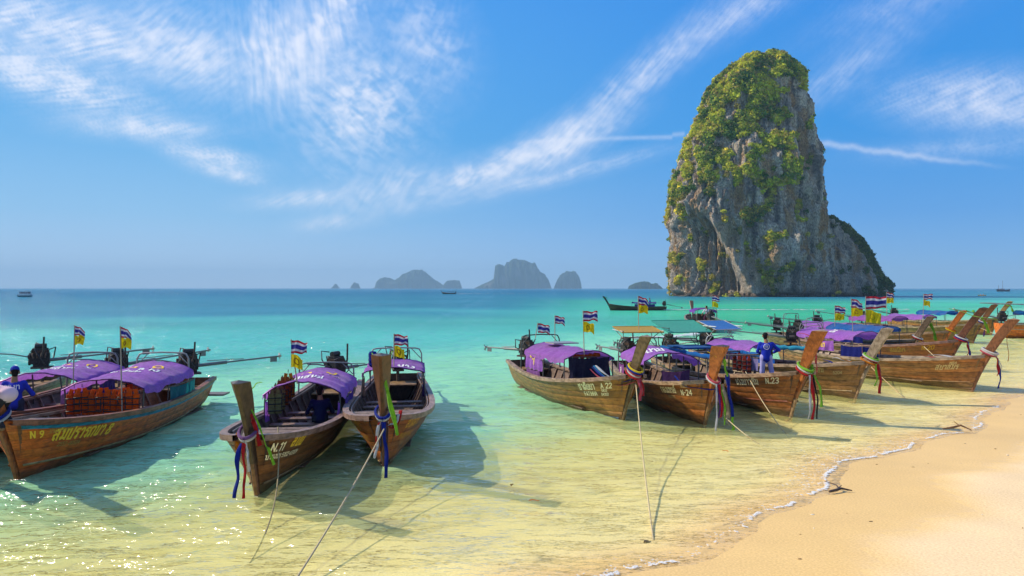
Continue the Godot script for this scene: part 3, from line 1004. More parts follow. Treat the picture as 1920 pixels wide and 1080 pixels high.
func make_boat(called: String, label: String, o: Dictionary) -> Node3D:
	var dir := Vector3(sin(o.head), 0, cos(o.head))
	var at: Vector3 = o.bow - dir * (o.len as float) * 0.5
	var root := thing(called, label, "boat", at, o.head, o.get("group", "long-tail boats moored along the beach"))
	root.rotation = Vector3(o.get("pitch", 0.0), o.head, o.get("roll", 0.0))
	var g := RandomNumberGenerator.new()
	g.seed = o.seed
	var far: bool = o.get("far", false)
	var tone: Color = Color(o.tone.r * 2.35, o.tone.g * 1.9, o.tone.b * 1.35)
	var rail_col: Color = o.get("rail", Color(0.45, 0.33, 0.25))
	var inner: Color = o.get("inner", Color(0.20, 0.12, 0.08))
	# --- hull: inner shell, transom, then the strakes outside it
	var hb := Buf.new()
	var nt := 20 if far else 34
	for side in [-1.0, 1.0]:
		var rows := []
		for k in 7:
			var row := []
			for j in nt + 1:
				var t := 0.005 + 0.985 * j / nt
				var q := hull_pt(o, t, float(k) / 6.0, side, -0.05)
				q.x = side * maxf(side * q.x, 0.0)
				row.append(q + Vector3(0, 0.03 if k == 0 else 0.0, 0))
			rows.append(row)
		hb.sheet(rows, inner)
	var tr := []
	for k in 7:
		tr.append([hull_pt(o, 0.0, k / 6.0, -1.0), hull_pt(o, 0.0, k / 6.0, 1.0)])
	hb.sheet(tr, tone * 0.8)
	var tr2 := []
	for k in 7:
		tr2.append([hull_pt(o, 0.0, k / 6.0, -1.0, -0.05) + Vector3(0, 0, 0.05), hull_pt(o, 0.0, k / 6.0, 1.0, -0.05) + Vector3(0, 0, 0.05)])
	hb.sheet(tr2, inner)
	var hull := obj("hull", hb, M.wood, root)
	var ns := 4 if far else 7
	for side in [-1.0, 1.0]:
		for k in ns:
			var b := Buf.new()
			var v0 := float(k) / ns
			var v1 := float(k + 1) / ns
			var rows := []
			var cols := []
			var shade := g.randf_range(0.78, 1.2)
			var warm := g.randf_range(-0.06, 0.10)
			for m in 5:
				var f: float = [0.0, 0.03, 0.5, 0.97, 1.0][m]
				var puff: float = [-0.022, 0.002, 0.006, 0.004, -0.02][m]
				var row := []
				var crow := []
				for j in nt + 1:
					var t := float(j) / nt
					var q := hull_pt(o, t, lerpf(v0, v1, f), side, puff)
					row.append(q)
					var c := tone * shade
					c.r *= 1.0 + warm
					# the wood keeps its varnish towards the bow and has gone grey-green amidships; weed by the water
					var n := patch.get_noise_3d(q.x + o.seed * 7.0, q.y * 2.4, q.z * 0.9)
					var worn := clampf(smooth(0.9, 0.35, t) * o.get("worn", 0.7) + n * o.get("blotchy", 0.7), 0.0, 1.0)
					c = c.lerp(o.get("worn_col", Color(0.15, 0.12, 0.055)) * 1.7, worn * 0.8)
					c = c.lerp(Color(0.42, 0.33, 0.16), smooth(0.25, 0.6, patch.get_noise_3d(q.x + 30.0 + o.seed, q.y * 3.5, q.z * 1.6)) * 0.78 * o.get("blotchy", 0.7))
					c = c.lerp(Color(0.07, 0.065, 0.03), smooth(0.2, 0.0, q.y + n * 0.12) * 0.8)
					c = c.lerp(Color(0.04, 0.025, 0.015), smooth(0.25, 0.6, patch.get_noise_3d(q.x * 2.0 + 80.0, q.y * 3.0, q.z * 2.5 + o.seed)) * 0.5)
					crow.append(c)
				if side < 0.0:
					row.reverse()
					crow.reverse()
				rows.append(row)
				cols.append(crow)
			b.sheet(rows, cols)
			obj("plank", b, M.wood, hull)
	# --- stem and the tall prow post
	var sb := Buf.new()
	var prow_h: float = o.get("prow_h", 2.45)
	var zb: float = o.len * 0.5
	var pw: float = o.get("prow_w", 0.19)
	var rows := []
	var pc: Color = o.get("prow", o.tone) * 1.35
	var cols := []
	for k in 15:
		var y := lerpf(-0.3, prow_h, k / 14.0)
		var w: float = lerpf(0.055, 0.085, smooth(-0.3, 1.1, y)) + (pw - 0.085) * smooth(o.bow_h, prow_h, y)
		var dep: float = lerpf(0.26, 0.34, smooth(-0.3, 1.2, y))
		var z: float = zb + 0.07 + rake(y)
		var c := pc.lerp(Color(0.10, 0.07, 0.04), 0.35 * smooth(0.1, 0.5, patch.get_noise_2d(y * 2.0, o.seed * 3.0)))
		c = c.lerp(o.get("stem_foot", c), smooth(0.55, 0.25, y))
		rows.append([Vector3(-0.028, y, z), Vector3(0.028, y, z), Vector3(0.045, y, z - 0.03), Vector3(w, y, z - dep + 0.03), Vector3(w - 0.03, y, z - dep), Vector3(-w + 0.03, y, z - dep), Vector3(-w, y, z - dep + 0.03), Vector3(-0.045, y, z - 0.03)])
	for k in rows.size() - 1:
		for j in 8:
			var y: float = rows[k][j].y
			var c := pc * (1.0 + 0.25 * patch.get_noise_2d(y * 3.0 + j, o.seed))
			c = c.lerp(o.get("stem_foot", c), smooth(0.6, 0.3, y))
			sb.face(rows[k][j], rows[k][(j + 1) % 8], rows[k + 1][(j + 1) % 8], rows[k + 1][j], c)
	var tilt := Vector3(0, 0.05, 0)
	var top: Array = rows[-1]
	var cap: Color = o.get("cap", pc * 0.8)
	var mid := Vector3(0, prow_h + 0.03, zb + rake(prow_h) - 0.12)
	for j in 8:
		var a := sb.p(top[j], cap)
		var c2 := sb.p(top[(j + 1) % 8], cap)
		sb.tri(a, c2, sb.p(mid + tilt * 0.3, cap))
	obj("prow_post", sb, M.wood_up, root)
	# --- rails along the top of the sides, and painted lines
	for side in [-1.0, 1.0]:
		var rb := Buf.new()
		var r4 := []
		for j in nt + 1:
			var t := 0.0 + 0.997 * j / nt
			var q := rail_pt(o, t, side)
			var out := Vector3(side, 0, 0.35 * smooth(0.6, 1.0, t)).normalized()
			r4.append([q + out * 0.045 + Vector3(0, -0.075, 0), q + out * 0.05 + Vector3(0, 0.03, 0), q - out * 0.09 + Vector3(0, 0.035, 0), q - out * 0.1 + Vector3(0, -0.05, 0)])
		for j in nt:
			for m in 4:
				rb.face(r4[j][m], r4[j][(m + 1) % 4], r4[j + 1][(m + 1) % 4], r4[j + 1][m], rail_col * (1.0 + 0.15 * sin(j * 1.7)))
		obj("gunwale", rb, M.wood, root)
		for ln in o.get("lines", []):
			var lb := Buf.new()
			var lr := [[], [], [], []]
			for j in nt + 1:
				var t := lerpf(ln[2], ln[3], float(j) / nt)
				var hw: float = ln[1] / (sheer(o, t) - keel_y(t))
				var v: float = ln[0] if ln[0] < 0.9 else 1.0 - 0.09 / (sheer(o, t) - keel_y(t)) - hw * 0.5
				lr[0].append(hull_pt(o, t, v - hw * 0.5, side, 0.0))
				lr[1].append(hull_pt(o, t, v - hw * 0.4, side, 0.026))
				lr[2].append(hull_pt(o, t, v + hw * 0.4, side, 0.026))
				lr[3].append(hull_pt(o, t, v + hw * 0.5, side, 0.0))
			for m in 4:
				if side < 0.0:
					lr[m].reverse()
			lb.sheet(lr, ln[4])
			obj("rubbing_strake", lb, M.wood, root)
	# --- inside: ribs, floor, thwarts, fore deck
	if not far:
		var nr: int = o.get("ribs", 13)
		for side in [-1.0, 1.0]:
			for k in nr:
				var t := lerpf(0.06, 0.84, float(k) / (nr - 1))
				var b := Buf.new()
				var prev := []
				for m in 6:
					var v := lerpf(0.2, 0.97, m / 5.0)
					var q := hull_pt(o, t, v, side, -0.06)
					var inn := Vector3(-side * 0.045, 0.01, 0)
					var ring := [q + Vector3(0, 0, -0.025), q + Vector3(0, 0, 0.025), q + inn + Vector3(0, 0, 0.025), q + inn + Vector3(0, 0, -0.025)]
					if m > 0:
						for j in 4:
							b.face(prev[j], prev[(j + 1) % 4], ring[(j + 1) % 4], ring[j], o.get("rib", Color(0.34, 0.25, 0.19)))
					prev = ring
				obj("rib", b, M.wood_up, root)
			# the inner rail that ties the ribs together
			var ib := Buf.new()
			var pts := []
			for j in 16:
				pts.append(hull_pt(o, lerpf(0.05, 0.88, j / 15.0), 0.97, side, -0.125))
			for j in 15:
				ib.bar(pts[j], pts[j + 1], 0.035, 0.07, o.get("rib", Color(0.34, 0.25, 0.19)))
			obj("inner_rail", ib, M.wood, root)
		for k in 6:
			var b := Buf.new()
			var x := (k - 2.5) * 0.21
			b.bar(Vector3(x, -0.02, -o.len * 0.5 + 0.5), Vector3(x * 0.8, 0.02, o.len * 0.5 - 1.5), 0.19, 0.03, Color(0.26, 0.19, 0.13) * g.randf_range(0.75, 1.25))
			obj("floor_board", b, M.wood, root)
	for t in o.get("seats", [0.36, 0.45, 0.54, 0.63, 0.72]):
		var b := Buf.new()
		var v := (0.42 - keel_y(t)) / (sheer(o, t) - keel_y(t))
		var q := hull_pt(o, t, v, 1.0, -0.07)
		b.bar(Vector3(-q.x, q.y, q.z), q, 0.26, 0.04, Color(0.30, 0.22, 0.16) * g.randf_range(0.7, 1.25))
		obj("bench", b, M.wood_cross, root)
	for k in (3 if far else 5):
		var b := Buf.new()
		var t := 0.80 + 0.17 * k / (2.0 if far else 4.0)
		var q := hull_pt(o, t, 0.94, 1.0, -0.08)
		q.x = maxf(q.x, 0.05)
		b.bar(Vector3(-q.x, q.y, q.z), q, (0.36 if far else 0.2) * o.len / 8.0, 0.035, Color(0.36, 0.25, 0.18) * g.randf_range(0.8, 1.2))
		obj("fore_deck_board", b, M.wood_cross, root)
	# stern deck that carries the engine, with a platform behind
	var db := Buf.new()
	var qd := hull_pt(o, 0.08, 0.8, 1.0, -0.08)
	db.box(Vector3(0, qd.y, -o.len * 0.5 + 0.55), Vector3(qd.x * 1.9, 0.04, 0.95), Color(0.42, 0.27, 0.12))
	obj("stern_deck", db, M.wood_cross, root)
	# --- shelter
	for c in o.get("canopies", []):
		canopy(root, o, c)
	for c in o.get("hoops", []):
		hoop(root, o, c)
	for c in o.get("curtains", []):
		curtain(root, o, c)
	if o.has("engine"):
		engine(root, o, o.engine)
	for f in o.get("flags", []):
		flag(root, o, f)
	# --- names painted on the bow
	for tx in o.get("texts", []):
		# [side, t at the middle, height above the water line at the middle, letter height, words, colour, slant, climb]
		var b := Buf.new()
		var side: float = tx[0]
		var vm: float = (tx[2] - keel_y(tx[1])) / (sheer(o, tx[1]) - keel_y(tx[1]))
		var per: float = hull_pt(o, tx[1] + 0.012, vm, side).distance_to(hull_pt(o, tx[1] - 0.012, vm, side)) / 0.024
		var on := func(a: float, c: float) -> Vector3:
			var t: float = tx[1] - side * a / per
			var s := sheer(o, t)
			var y: float = tx[2] + c + (s - sheer(o, tx[1])) * (tx[7] if tx.size() > 7 else 0.8)
			return hull_pt(o, t, (y - keel_y(t)) / (s - keel_y(t)), side, 0.016)
		write_on(b, tx[4], tx[3], tx[3] * (tx[8] if tx.size() > 8 else 0.15), tx[5], on, tx[6] if tx.size() > 6 else 0.0)
		obj("painted_lettering", b, M.letter, root)
	for e in o.get("extras", []):
		extra(root, o, e)
	return root

# a cloth roof on thin posts: {t, len, w, h, arch, col, [sag], [lean], [print], [posts]}
func canopy(root: Node3D, o: Dictionary, c: Dictionary) -> void:
	var z0: float = -o.len * 0.5 + o.len * c.t
	var n := FastNoiseLite.new()
	n.noise_type = FastNoiseLite.TYPE_SIMPLEX_SMOOTH
	n.frequency = 1.0
	n.seed = o.seed
	var nu := 16
	var nv := 30
	var at := func(u: float, v: float) -> Vector3:
		var x: float = (u - 0.5) * c.w
		var z: float = z0 + (v - 0.5) * c.len
		var y: float = c.h + c.get("arch", 0.16) * (1.0 - pow(absf(2.0 * u - 1.0), 2.2)) - 0.05 * absf(sin(v * TAU)) + c.get("lean", 0.0) * (v - 0.5)
		y += 0.028 * pow(absf(cos(v * c.len / 0.62 * PI)), 6.0)
		y += 0.04 * n.get_noise_2d(x * 2.2 + 0.8 * z, z * 1.4) + 0.024 * n.get_noise_2d(x * 5.0 - z * 3.0, z * 4.0)
		return Vector3(x, y, z)
	var b := Buf.new()
	var rows := []
	var top: Color = c.col
	for j in nv + 1:
		var v := float(j) / nv
		var row := []
		row.append(at.call(0.0, v) + Vector3(-0.02, -0.13 - 0.03 * sin(v * 19.0), 0))
		for k in nu + 1:
			row.append(at.call(float(k) / nu, v))
		row.append(at.call(1.0, v) + Vector3(0.02, -0.13 - 0.03 * sin(v * 17.0 + 1.0), 0))
		rows.append(row)
	var cols := []
	for row in rows:
		# the cloth has bleached unevenly in the sun
		cols.append(row.map(func(p): return top.lerp(Color(0.55, 0.42, 0.62) * (0.4 + top.get_luminance()), 0.30 * smooth(-0.25, 0.6, n.get_noise_2d(p.x * 1.1 + 7.0, p.z * 0.8))) * (1.0 + 0.22 * n.get_noise_2d(p.x * 6.0, p.z * 2.5 + 40.0))))
	b.sheet(rows, cols)
	var roof := obj("canopy", b, M.cloth, root)
	for v in [0.0, 1.0]:
		var e := Buf.new()
		var pts := []
		for k in 13:
			pts.append(at.call(k / 12.0, v) + Vector3(0, -0.012, 0))
		e.tube(pts, 0.018, 5, top * 0.5)
		obj("roof_bow", e, M.metal, roof)
	if c.has("print"):
		for t in c.print:
			var pb := Buf.new()
			var on2 := func(a: float, d: float) -> Vector3:
				return at.call(0.5 + (t[1] + a) / c.w, 0.5 + (t[2] - d) / c.len) + Vector3(0, 0.012, 0)
			write_on(pb, t[0], t[3], t[3] * 0.2, t[4], on2)
			obj("canopy_print", pb, M.letter, roof)
	if c.get("posts", true):
		for u in [0.02, 0.98]:
			for v in ([0.02, 0.5, 0.98] if c.len > 2.2 else [0.02, 0.98]):
				var p: Vector3 = at.call(u, v)
				var t: float = (p.z + o.len * 0.5) / o.len
				var foot := hull_pt(o, t, 0.9, signf(u - 0.5), -0.1)
				var e := Buf.new()
				e.tube([Vector3(foot.x, foot.y - 0.1, p.z), Vector3(lerpf(foot.x, p.x, 0.6), lerpf(foot.y, p.y, 0.6), p.z), p + Vector3(0, -0.02, 0)], 0.02, 5, c.get("post", Color(0.09, 0.075, 0.07)))
				obj("canopy_post", e, M.paint, root)

# a pipe hoop over the stern: {t, h, w, [shade: colour], [sl, sw, sh]}
func hoop(root: Node3D, o: Dictionary, c: Dictionary) -> void:
	var z: float = -o.len * 0.5 + o.len * c.t
	var w: float = c.w * 0.5
	var foot: float = hull_pt(o, c.t, 0.95, 1.0, -0.08).y
	var b := Buf.new()
	var col: Color = c.get("col", Color(0.20, 0.19, 0.18))
	b.tube([Vector3(-w - 0.05, foot, z), Vector3(-w - 0.02, c.h - 0.16, z), Vector3(-w + 0.05, c.h - 0.03, z), Vector3(-w + 0.16, c.h, z), Vector3(0, c.h + 0.02, z), Vector3(w - 0.16, c.h, z), Vector3(w - 0.05, c.h - 0.03, z), Vector3(w + 0.02, c.h - 0.16, z), Vector3(w + 0.05, foot, z)], 0.024, 6, col)
	for s in [-1.0, 1.0]:
		b.tube([Vector3(s * w, c.h - 0.32, z), Vector3(s * (w - 0.3), c.h, z)], 0.014, 5, col)
	obj("stern_hoop", b, M.paint, root)
	if c.has("shade"):
		var sh: float = c.get("sh", 0.5)
		var sw: float = c.get("sw", 1.5)
		var sl: float = c.get("sl", 1.1)
		var e := Buf.new()
		for s in [-1.0, 1.0]:
			for d in [-1.0, 1.0]:
				e.tube([Vector3(s * w * 0.8, c.h - 0.02, z), Vector3(s * sw * 0.46, c.h + sh - 0.02, z + d * sl * 0.44)], 0.015, 5, col)
			e.tube([Vector3(s * sw * 0.5, c.h + sh - 0.03, z - sl * 0.5), Vector3(s * sw * 0.5, c.h + sh - 0.03, z + sl * 0.5)], 0.016, 5, c.get("edge", col))
		obj("shade_frame", e, M.paint, root)
		var f := Buf.new()
		var rows := []
		for j in 9:
			var row := []
			for k in 11:
				var u := k / 10.0
				var v := j / 8.0
				row.append(Vector3((u - 0.5) * sw, c.h + sh + 0.0 - 0.035 * sin(u * PI) * sin(v * PI) + c.get("lean", 0.0) * (v - 0.5), z + (v - 0.5) * sl))
			rows.append(row)
		f.sheet(rows, c.shade)
		for q in [[0, 0, 0, 10], [8, 0, 8, 10], [0, 0, 8, 0], [0, 10, 8, 10]]:
			f.tube([rows[q[0]][q[1]], rows[q[2]][q[3]]], 0.02, 5, c.get("hem", c.shade))
		obj("stern_shade", f, M.cloth, root)

# cloth hung along a side or across: {a, b (ends of its top edge), drop, col, [words], [folds]}
func curtain(root: Node3D, o: Dictionary, c: Dictionary) -> void:
	var a: Vector3 = c.a
	var d: Vector3 = c.b - c.a
	a.z -= 0.0
	var side := d.cross(Vector3.UP).normalized()
	var fold: float = c.get("folds", 0.03)
	var at := func(u: float, v: float) -> Vector3:
		return a + d * u + Vector3(0, -v * c.drop - 0.05 * sin(u * PI) * (1.0 - v) * c.get("sag", 1.0), 0) + side * fold * (sin(u * 23.0 + 2.0 * v + o.seed) * (0.35 + v) + 0.6 * sin(u * 9.0 + v * 3.0))
	var b := Buf.new()
	var rows := []
	var cols := []
	for j in 9:
		var row := []
		var crow := []
		for k in 25:
			row.append(at.call(k / 24.0, j / 8.0))
			crow.append(c.col if not c.has("hem") or j < 7 else c.hem)
		rows.append(row)
		cols.append(crow)
	b.sheet(rows, cols)
	var cl := obj("side_curtain", b, M.cloth, root)
	if c.has("words"):
		for face in [1.0, -1.0]:
			var pb := Buf.new()
			var on := func(p: float, q: float) -> Vector3:
				return at.call(0.5 + face * p / d.length(), 0.62 - q / c.drop) + side * 0.02 * face
			write_on(pb, c.words, c.drop * 0.42, 0.035, c.get("ink", Color(0.75, 0.5, 0.05)), on)
			obj("curtain_print", pb, M.letter, cl)
	var e := Buf.new()
	e.tube([a, a + d], 0.014, 5, Color(0.08, 0.07, 0.07))
	obj("curtain_rod", e, M.paint, cl)

# flag pole with flags: [x, t, foot, height, kinds, size]; they stream with the wind
func flag(root: Node3D, o: Dictionary, f: Array) -> void:
	var base := Vector3(f[0], f[2], -o.len * 0.5 + o.len * f[1])
	var lean: Vector3 = f[6] if f.size() > 6 else Vector3(0.13 * sin(o.seed * 2.1 + f[1] * 5.0), 0, 0.12 * cos(o.seed * 3.3))
	var b := Buf.new()
	var top := base + Vector3(0, f[3] - f[2], 0) + lean
	b.tube([base, base.lerp(top, 0.5), top], 0.016, 5, Color(0.35, 0.28, 0.2))
	var pole := obj("flag_pole", b, M.paint, root)
	var wind := (Basis(Vector3.UP, -o.head) * Vector3(0.93, 0, 0.2)).normalized()
	var across := wind.cross(Vector3.UP)
	var y: float = top.y - 0.02
	var n := 0
	for kind in (f[4] as String):
		var w: float = f[5] * (1.35 if kind == "T" else 1.15)
		var h: float = f[5] * 0.95
		var fb := Buf.new()
		var bands := [[0.0, 1.0, Color(0.95, 0.70, 0.015)]]
		if kind == "T":
			bands = [[0.0, 1.0 / 6.0, Color(0.52, 0.03, 0.05)], [1.0 / 6.0, 2.0 / 6.0, Color(0.72, 0.70, 0.72)], [2.0 / 6.0, 4.0 / 6.0, Color(0.05, 0.045, 0.28)], [4.0 / 6.0, 5.0 / 6.0, Color(0.72, 0.70, 0.72)], [5.0 / 6.0, 1.0, Color(0.52, 0.03, 0.05)]]
		var droop: float = 0.28 + 0.25 * sin(o.seed * 1.7 + n * 2.3 + f[1] * 9.0)
		for bd in bands:
			var rows := []
			for j in 4:
				var v: float = lerpf(bd[0], bd[1], j / 3.0)
				var row := []
				for k in 15:
					var u := k / 14.0
					var rip: float = 0.10 * f[5] * sin(u * 8.5 + v * 1.8 + n + o.seed) * smooth(0.0, 0.4, u)
					var p: Vector3 = Vector3(top.x, y, top.z) + wind * w * u * (1.0 - droop * 0.35) + Vector3(0, -h * v * (1.0 - 0.16 * u) - droop * w * u * u * 0.75 + 0.04 * sin(u * 9.0 + v * 2.0 + o.seed) * u, 0) + across * rip
					row.append(p)
				rows.append(row)
			fb.sheet(rows, bd[2])
		if kind == "Y":
			var ring := []
			for k in 13:
				var a := TAU * k / 12.0
				var u := 0.45 + 0.16 * cos(a)
				var v := 0.5 + 0.22 * sin(a)
				var rip: float = 0.10 * f[5] * sin(u * 8.5 + v * 1.8 + n + o.seed) * smooth(0.0, 0.4, u)
				ring.append(Vector3(top.x, y, top.z) + wind * w * u * (1.0 - droop * 0.35) + Vector3(0, -h * v * (1.0 - 0.16 * u) - droop * w * u * u * 0.75 + 0.04 * sin(u * 9.0 + v * 2.0 + o.seed) * u, 0) + across * rip)
			fb.tube(ring, 0.012, 4, Color(0.42, 0.18, 0.01))
		obj("striped_flag" if kind == "T" else "yellow_flag", fb, M.cloth, pole)
		y -= h * 1.02
		n += 1

# engine on its pivot with the long propeller shaft: {yaw, pitch, len, [y]}
func engine(root: Node3D, o: Dictionary, c: Dictionary) -> void:
	var e := Node3D.new()
	e.name = "engine"
	root.add_child(e)
	var y: float = c.get("y", o.stern_h + 0.18)
	e.position = Vector3(c.get("x", 0.0), y, -o.len * 0.5 + c.get("z", 0.18))
	e.rotation = Vector3(0, c.yaw, 0)
	var k := Color(0.06, 0.055, 0.055)
	var ru := Color(0.16, 0.09, 0.055)
	var b := Buf.new()
	b.box(Vector3(0, 0.26, 0.05), Vector3(0.34, 0.34, 0.52), k)
	b.box(Vector3(0, 0.47, 0.05), Vector3(0.26, 0.12, 0.48), ru)
	b.box(Vector3(0, 0.56, 0.05), Vector3(0.20, 0.07, 0.44), k * 1.4)
	b.box(Vector3(0, 0.04, 0.03), Vector3(0.28, 0.12, 0.42), k)
	for q in 4:
		b.tube([Vector3(0.17, 0.44, -0.12 + q * 0.12), Vector3(0.28, 0.40, -0.12 + q * 0.12), Vector3(0.30, 0.30, -0.10 + q * 0.1)], 0.025, 5, ru)
		b.tube([Vector3(-0.13, 0.56, -0.12 + q * 0.12), Vector3(-0.24, 0.6, -0.1 + q * 0.1), Vector3(-0.28, 0.42, 0.1)], 0.016, 5, Color(0.14, 0.13, 0.13))
	obj("block", b, M.grease, e)
	b = Buf.new()
	for q in [[0.0, 0.16, 0.11], [0.15, 0.34, 0.07], [-0.15, 0.38, 0.065]]:
		b.tube([Vector3(q[0], q[1], 0.31), Vector3(q[0], q[1], 0.37)], q[2], 12, Color(0.10, 0.09, 0.085))
	for s in [Vector2(0.15, 0.41), Vector2(-0.15, 0.445)]:
		b.tube([Vector3(0.0, 0.05, 0.34), Vector3(s.x, s.y, 0.34)], 0.012, 4, Color(0.03, 0.03, 0.03))
	obj("pulley", b, M.grease, e)
	b = Buf.new()
	b.tube([Vector3(0.30, 0.30, 0.0), Vector3(0.33, 0.5, -0.05), Vector3(0.32, 0.98, -0.08)], [0.03, 0.03, 0.028], 7, Color(0.12, 0.09, 0.08))
	obj("exhaust_pipe", b, M.grease, e)
	b = Buf.new()
	b.tube([Vector3(-0.04, 0.66, -0.12), Vector3(-0.04, 0.66, 0.2)], 0.085, 10, Color(0.07, 0.065, 0.07))
	obj("air_filter", b, M.grease, e)
	b = Buf.new()
	b.tube([Vector3(-0.27, 0.22, -0.05), Vector3(-0.27, 0.22, 0.18)], 0.075, 10, Color(0.13, 0.12, 0.12))
	obj("oil_filter", b, M.grease, e)
	b = Buf.new()
	b.tube([Vector3(-0.05, 0.3, 0.3), Vector3(-0.1, 0.42, 0.8), Vector3(-0.12, 0.46, 1.25)], 0.022, 6, Color(0.22, 0.20, 0.19))
	obj("tiller_bar", b, M.paint, e)
	b = Buf.new()
	b.tube([Vector3(-0.10, 0.15, 0.3), Vector3(-0.36, 0.5, 0.26), Vector3(-0.42, 0.75, 0.2), Vector3(-0.2, 0.72, 0.1)], 0.02, 5, Color(0.05, 0.05, 0.05))
	b.tube([Vector3(0.1, 0.5, 0.3), Vector3(0.36, 0.62, 0.2), Vector3(0.4, 0.2, -0.05), Vector3(0.22, 0.05, -0.1)], 0.018, 5, Color(0.05, 0.045, 0.05))
	b.tube([Vector3(0.0, 0.55, -0.2), Vector3(-0.2, 0.6, -0.35), Vector3(-0.25, 0.3, -0.3), Vector3(0, 0.2, -0.28)], 0.022, 5, Color(0.04, 0.04, 0.04))
	obj("hose", b, M.rubber, e)
	b = Buf.new()
	b.tube([Vector3(0, -0.5, 0.0), Vector3(0, 0.0, 0.0)], 0.05, 8, Color(0.16, 0.13, 0.11))
	b.box(Vector3(0, -0.03, 0.0), Vector3(0.36, 0.06, 0.6), Color(0.17, 0.13, 0.10))
	obj("pivot_post", b, M.grease, e)
	# shaft
	b = Buf.new()
	var dir := Vector3(0, sin(c.pitch as float), -cos(c.pitch as float))
	var L: float = c.get("len", 3.4)
	var p0 := Vector3(0, 0.2, -0.2)
	b.tube([p0, p0 + dir * 0.9], 0.055, 8, Color(0.14, 0.15, 0.15))
	b.tube([p0 + dir * 0.9, p0 + dir * L], 0.030, 7, Color(0.15, 0.16, 0.16))
	b.tube([p0 + dir * 0.3 + Vector3(0, 0.12, 0), p0 + dir * (L * 0.55) + Vector3(0, 0.05, 0)], 0.014, 5, Color(0.2, 0.2, 0.2))
	var tail := obj("propeller_shaft", b, M.paint, e)
	b = Buf.new()
	var tip := p0 + dir * L
	b.ball(tip, Vector3(0.05, 0.05, 0.07), Color(0.3, 0.27, 0.24), 6)
	for q in 3:
		var a := TAU * q / 3.0 + 0.4
		var r := Vector3(cos(a), sin(a), 0)
		var s := Vector3(-sin(a), cos(a), 0.5) * 0.055
		b.face(tip + r * 0.03 - s * 0.4, tip + r * 0.10 - s, tip + r * 0.15, tip + r * 0.03 + s * 0.4, Color(0.36, 0.33, 0.30))
		b.face(tip + r * 0.03 + s * 0.4 + dir * 0.012, tip + r * 0.15 + dir * 0.012, tip + r * 0.10 - s + dir * 0.012, tip + r * 0.03 - s * 0.4 + dir * 0.012, Color(0.36, 0.33, 0.30))
	b.box(tip - dir * 0.2 + Vector3(0, -0.09, 0), Vector3(0.02, 0.16, 0.22), Color(0.16, 0.15, 0.15))
	obj("propeller", b, M.paint, tail)

func extra(root: Node3D, o: Dictionary, e: Dictionary) -> void:
	var b := Buf.new()
	match e.kind:
		"panel":
			b.box(e.at, e.size, e.col, Basis.from_euler(e.get("rot", Vector3.ZERO)))
			b.box(e.at + Basis.from_euler(e.get("rot", Vector3.ZERO)) * Vector3(0, e.size.y * 0.5 + 0.004, 0), Vector3(e.size.x * 0.93, 0.006, e.size.z * 0.93), e.get("face", e.col), Basis.from_euler(e.get("rot", Vector3.ZERO)))
			obj(e.called, b, M[e.get("mat", "paint")], root)
		"box":
			b.box(e.at, e.size, e.col, Basis.from_euler(e.get("rot", Vector3.ZERO)))
			obj(e.called, b, M[e.get("mat", "paint")], root)
		"roll":
			var n := 20
			var pts := []
			var rr := []
			for k in n + 1:
				var f := float(k) / n
				pts.append((e.a as Vector3).lerp(e.b, f) + Vector3(0, -0.03 * sin(f * PI) + 0.012 * sin(f * 31.0), 0.01 * sin(f * 23.0)))
				rr.append(e.r * (1.0 + 0.12 * sin(f * 40.0 + o.seed) - 0.25 * float(k % 5 == 0)))
			b.tube(pts, rr, 10, e.col)
			obj(e.called, b, M.cloth, root)
		"bars":
			for k in e.n:
				var f: float = float(k) / (e.n - 1)
				var c := Buf.new()
				var p: Vector3 = (e.a as Vector3).lerp(e.b, f)
				c.bar(p, p + Vector3(0, e.h, 0), 0.05, 0.035, e.col, Vector3.BACK)
				obj(e.called, c, M.wood_up, root)
		"ball":
			b.ball(e.at, e.r, e.col, 10)
			obj(e.called, b, M[e.get("mat", "paint")], root)
		"letters":
			var on := func(a: float, c: float) -> Vector3:
				return e.at + (e.right as Vector3) * a + (e.up as Vector3) * c
			write_on(b, e.words, e.h, e.h * 0.16, e.col, on)
			obj("painted_lettering", b, M.letter, root)

# ---------------------------------------------------------------- ribbons, ropes, life jackets
func place(o: Dictionary, p: Vector3) -> Vector3:
	var dir := Vector3(sin(o.head as float), 0, cos(o.head as float))
	var at: Vector3 = o.bow - dir * (o.len as float) * 0.5
	return at + Basis.from_euler(Vector3(o.get("pitch", 0.0), o.head, o.get("roll", 0.0))) * p

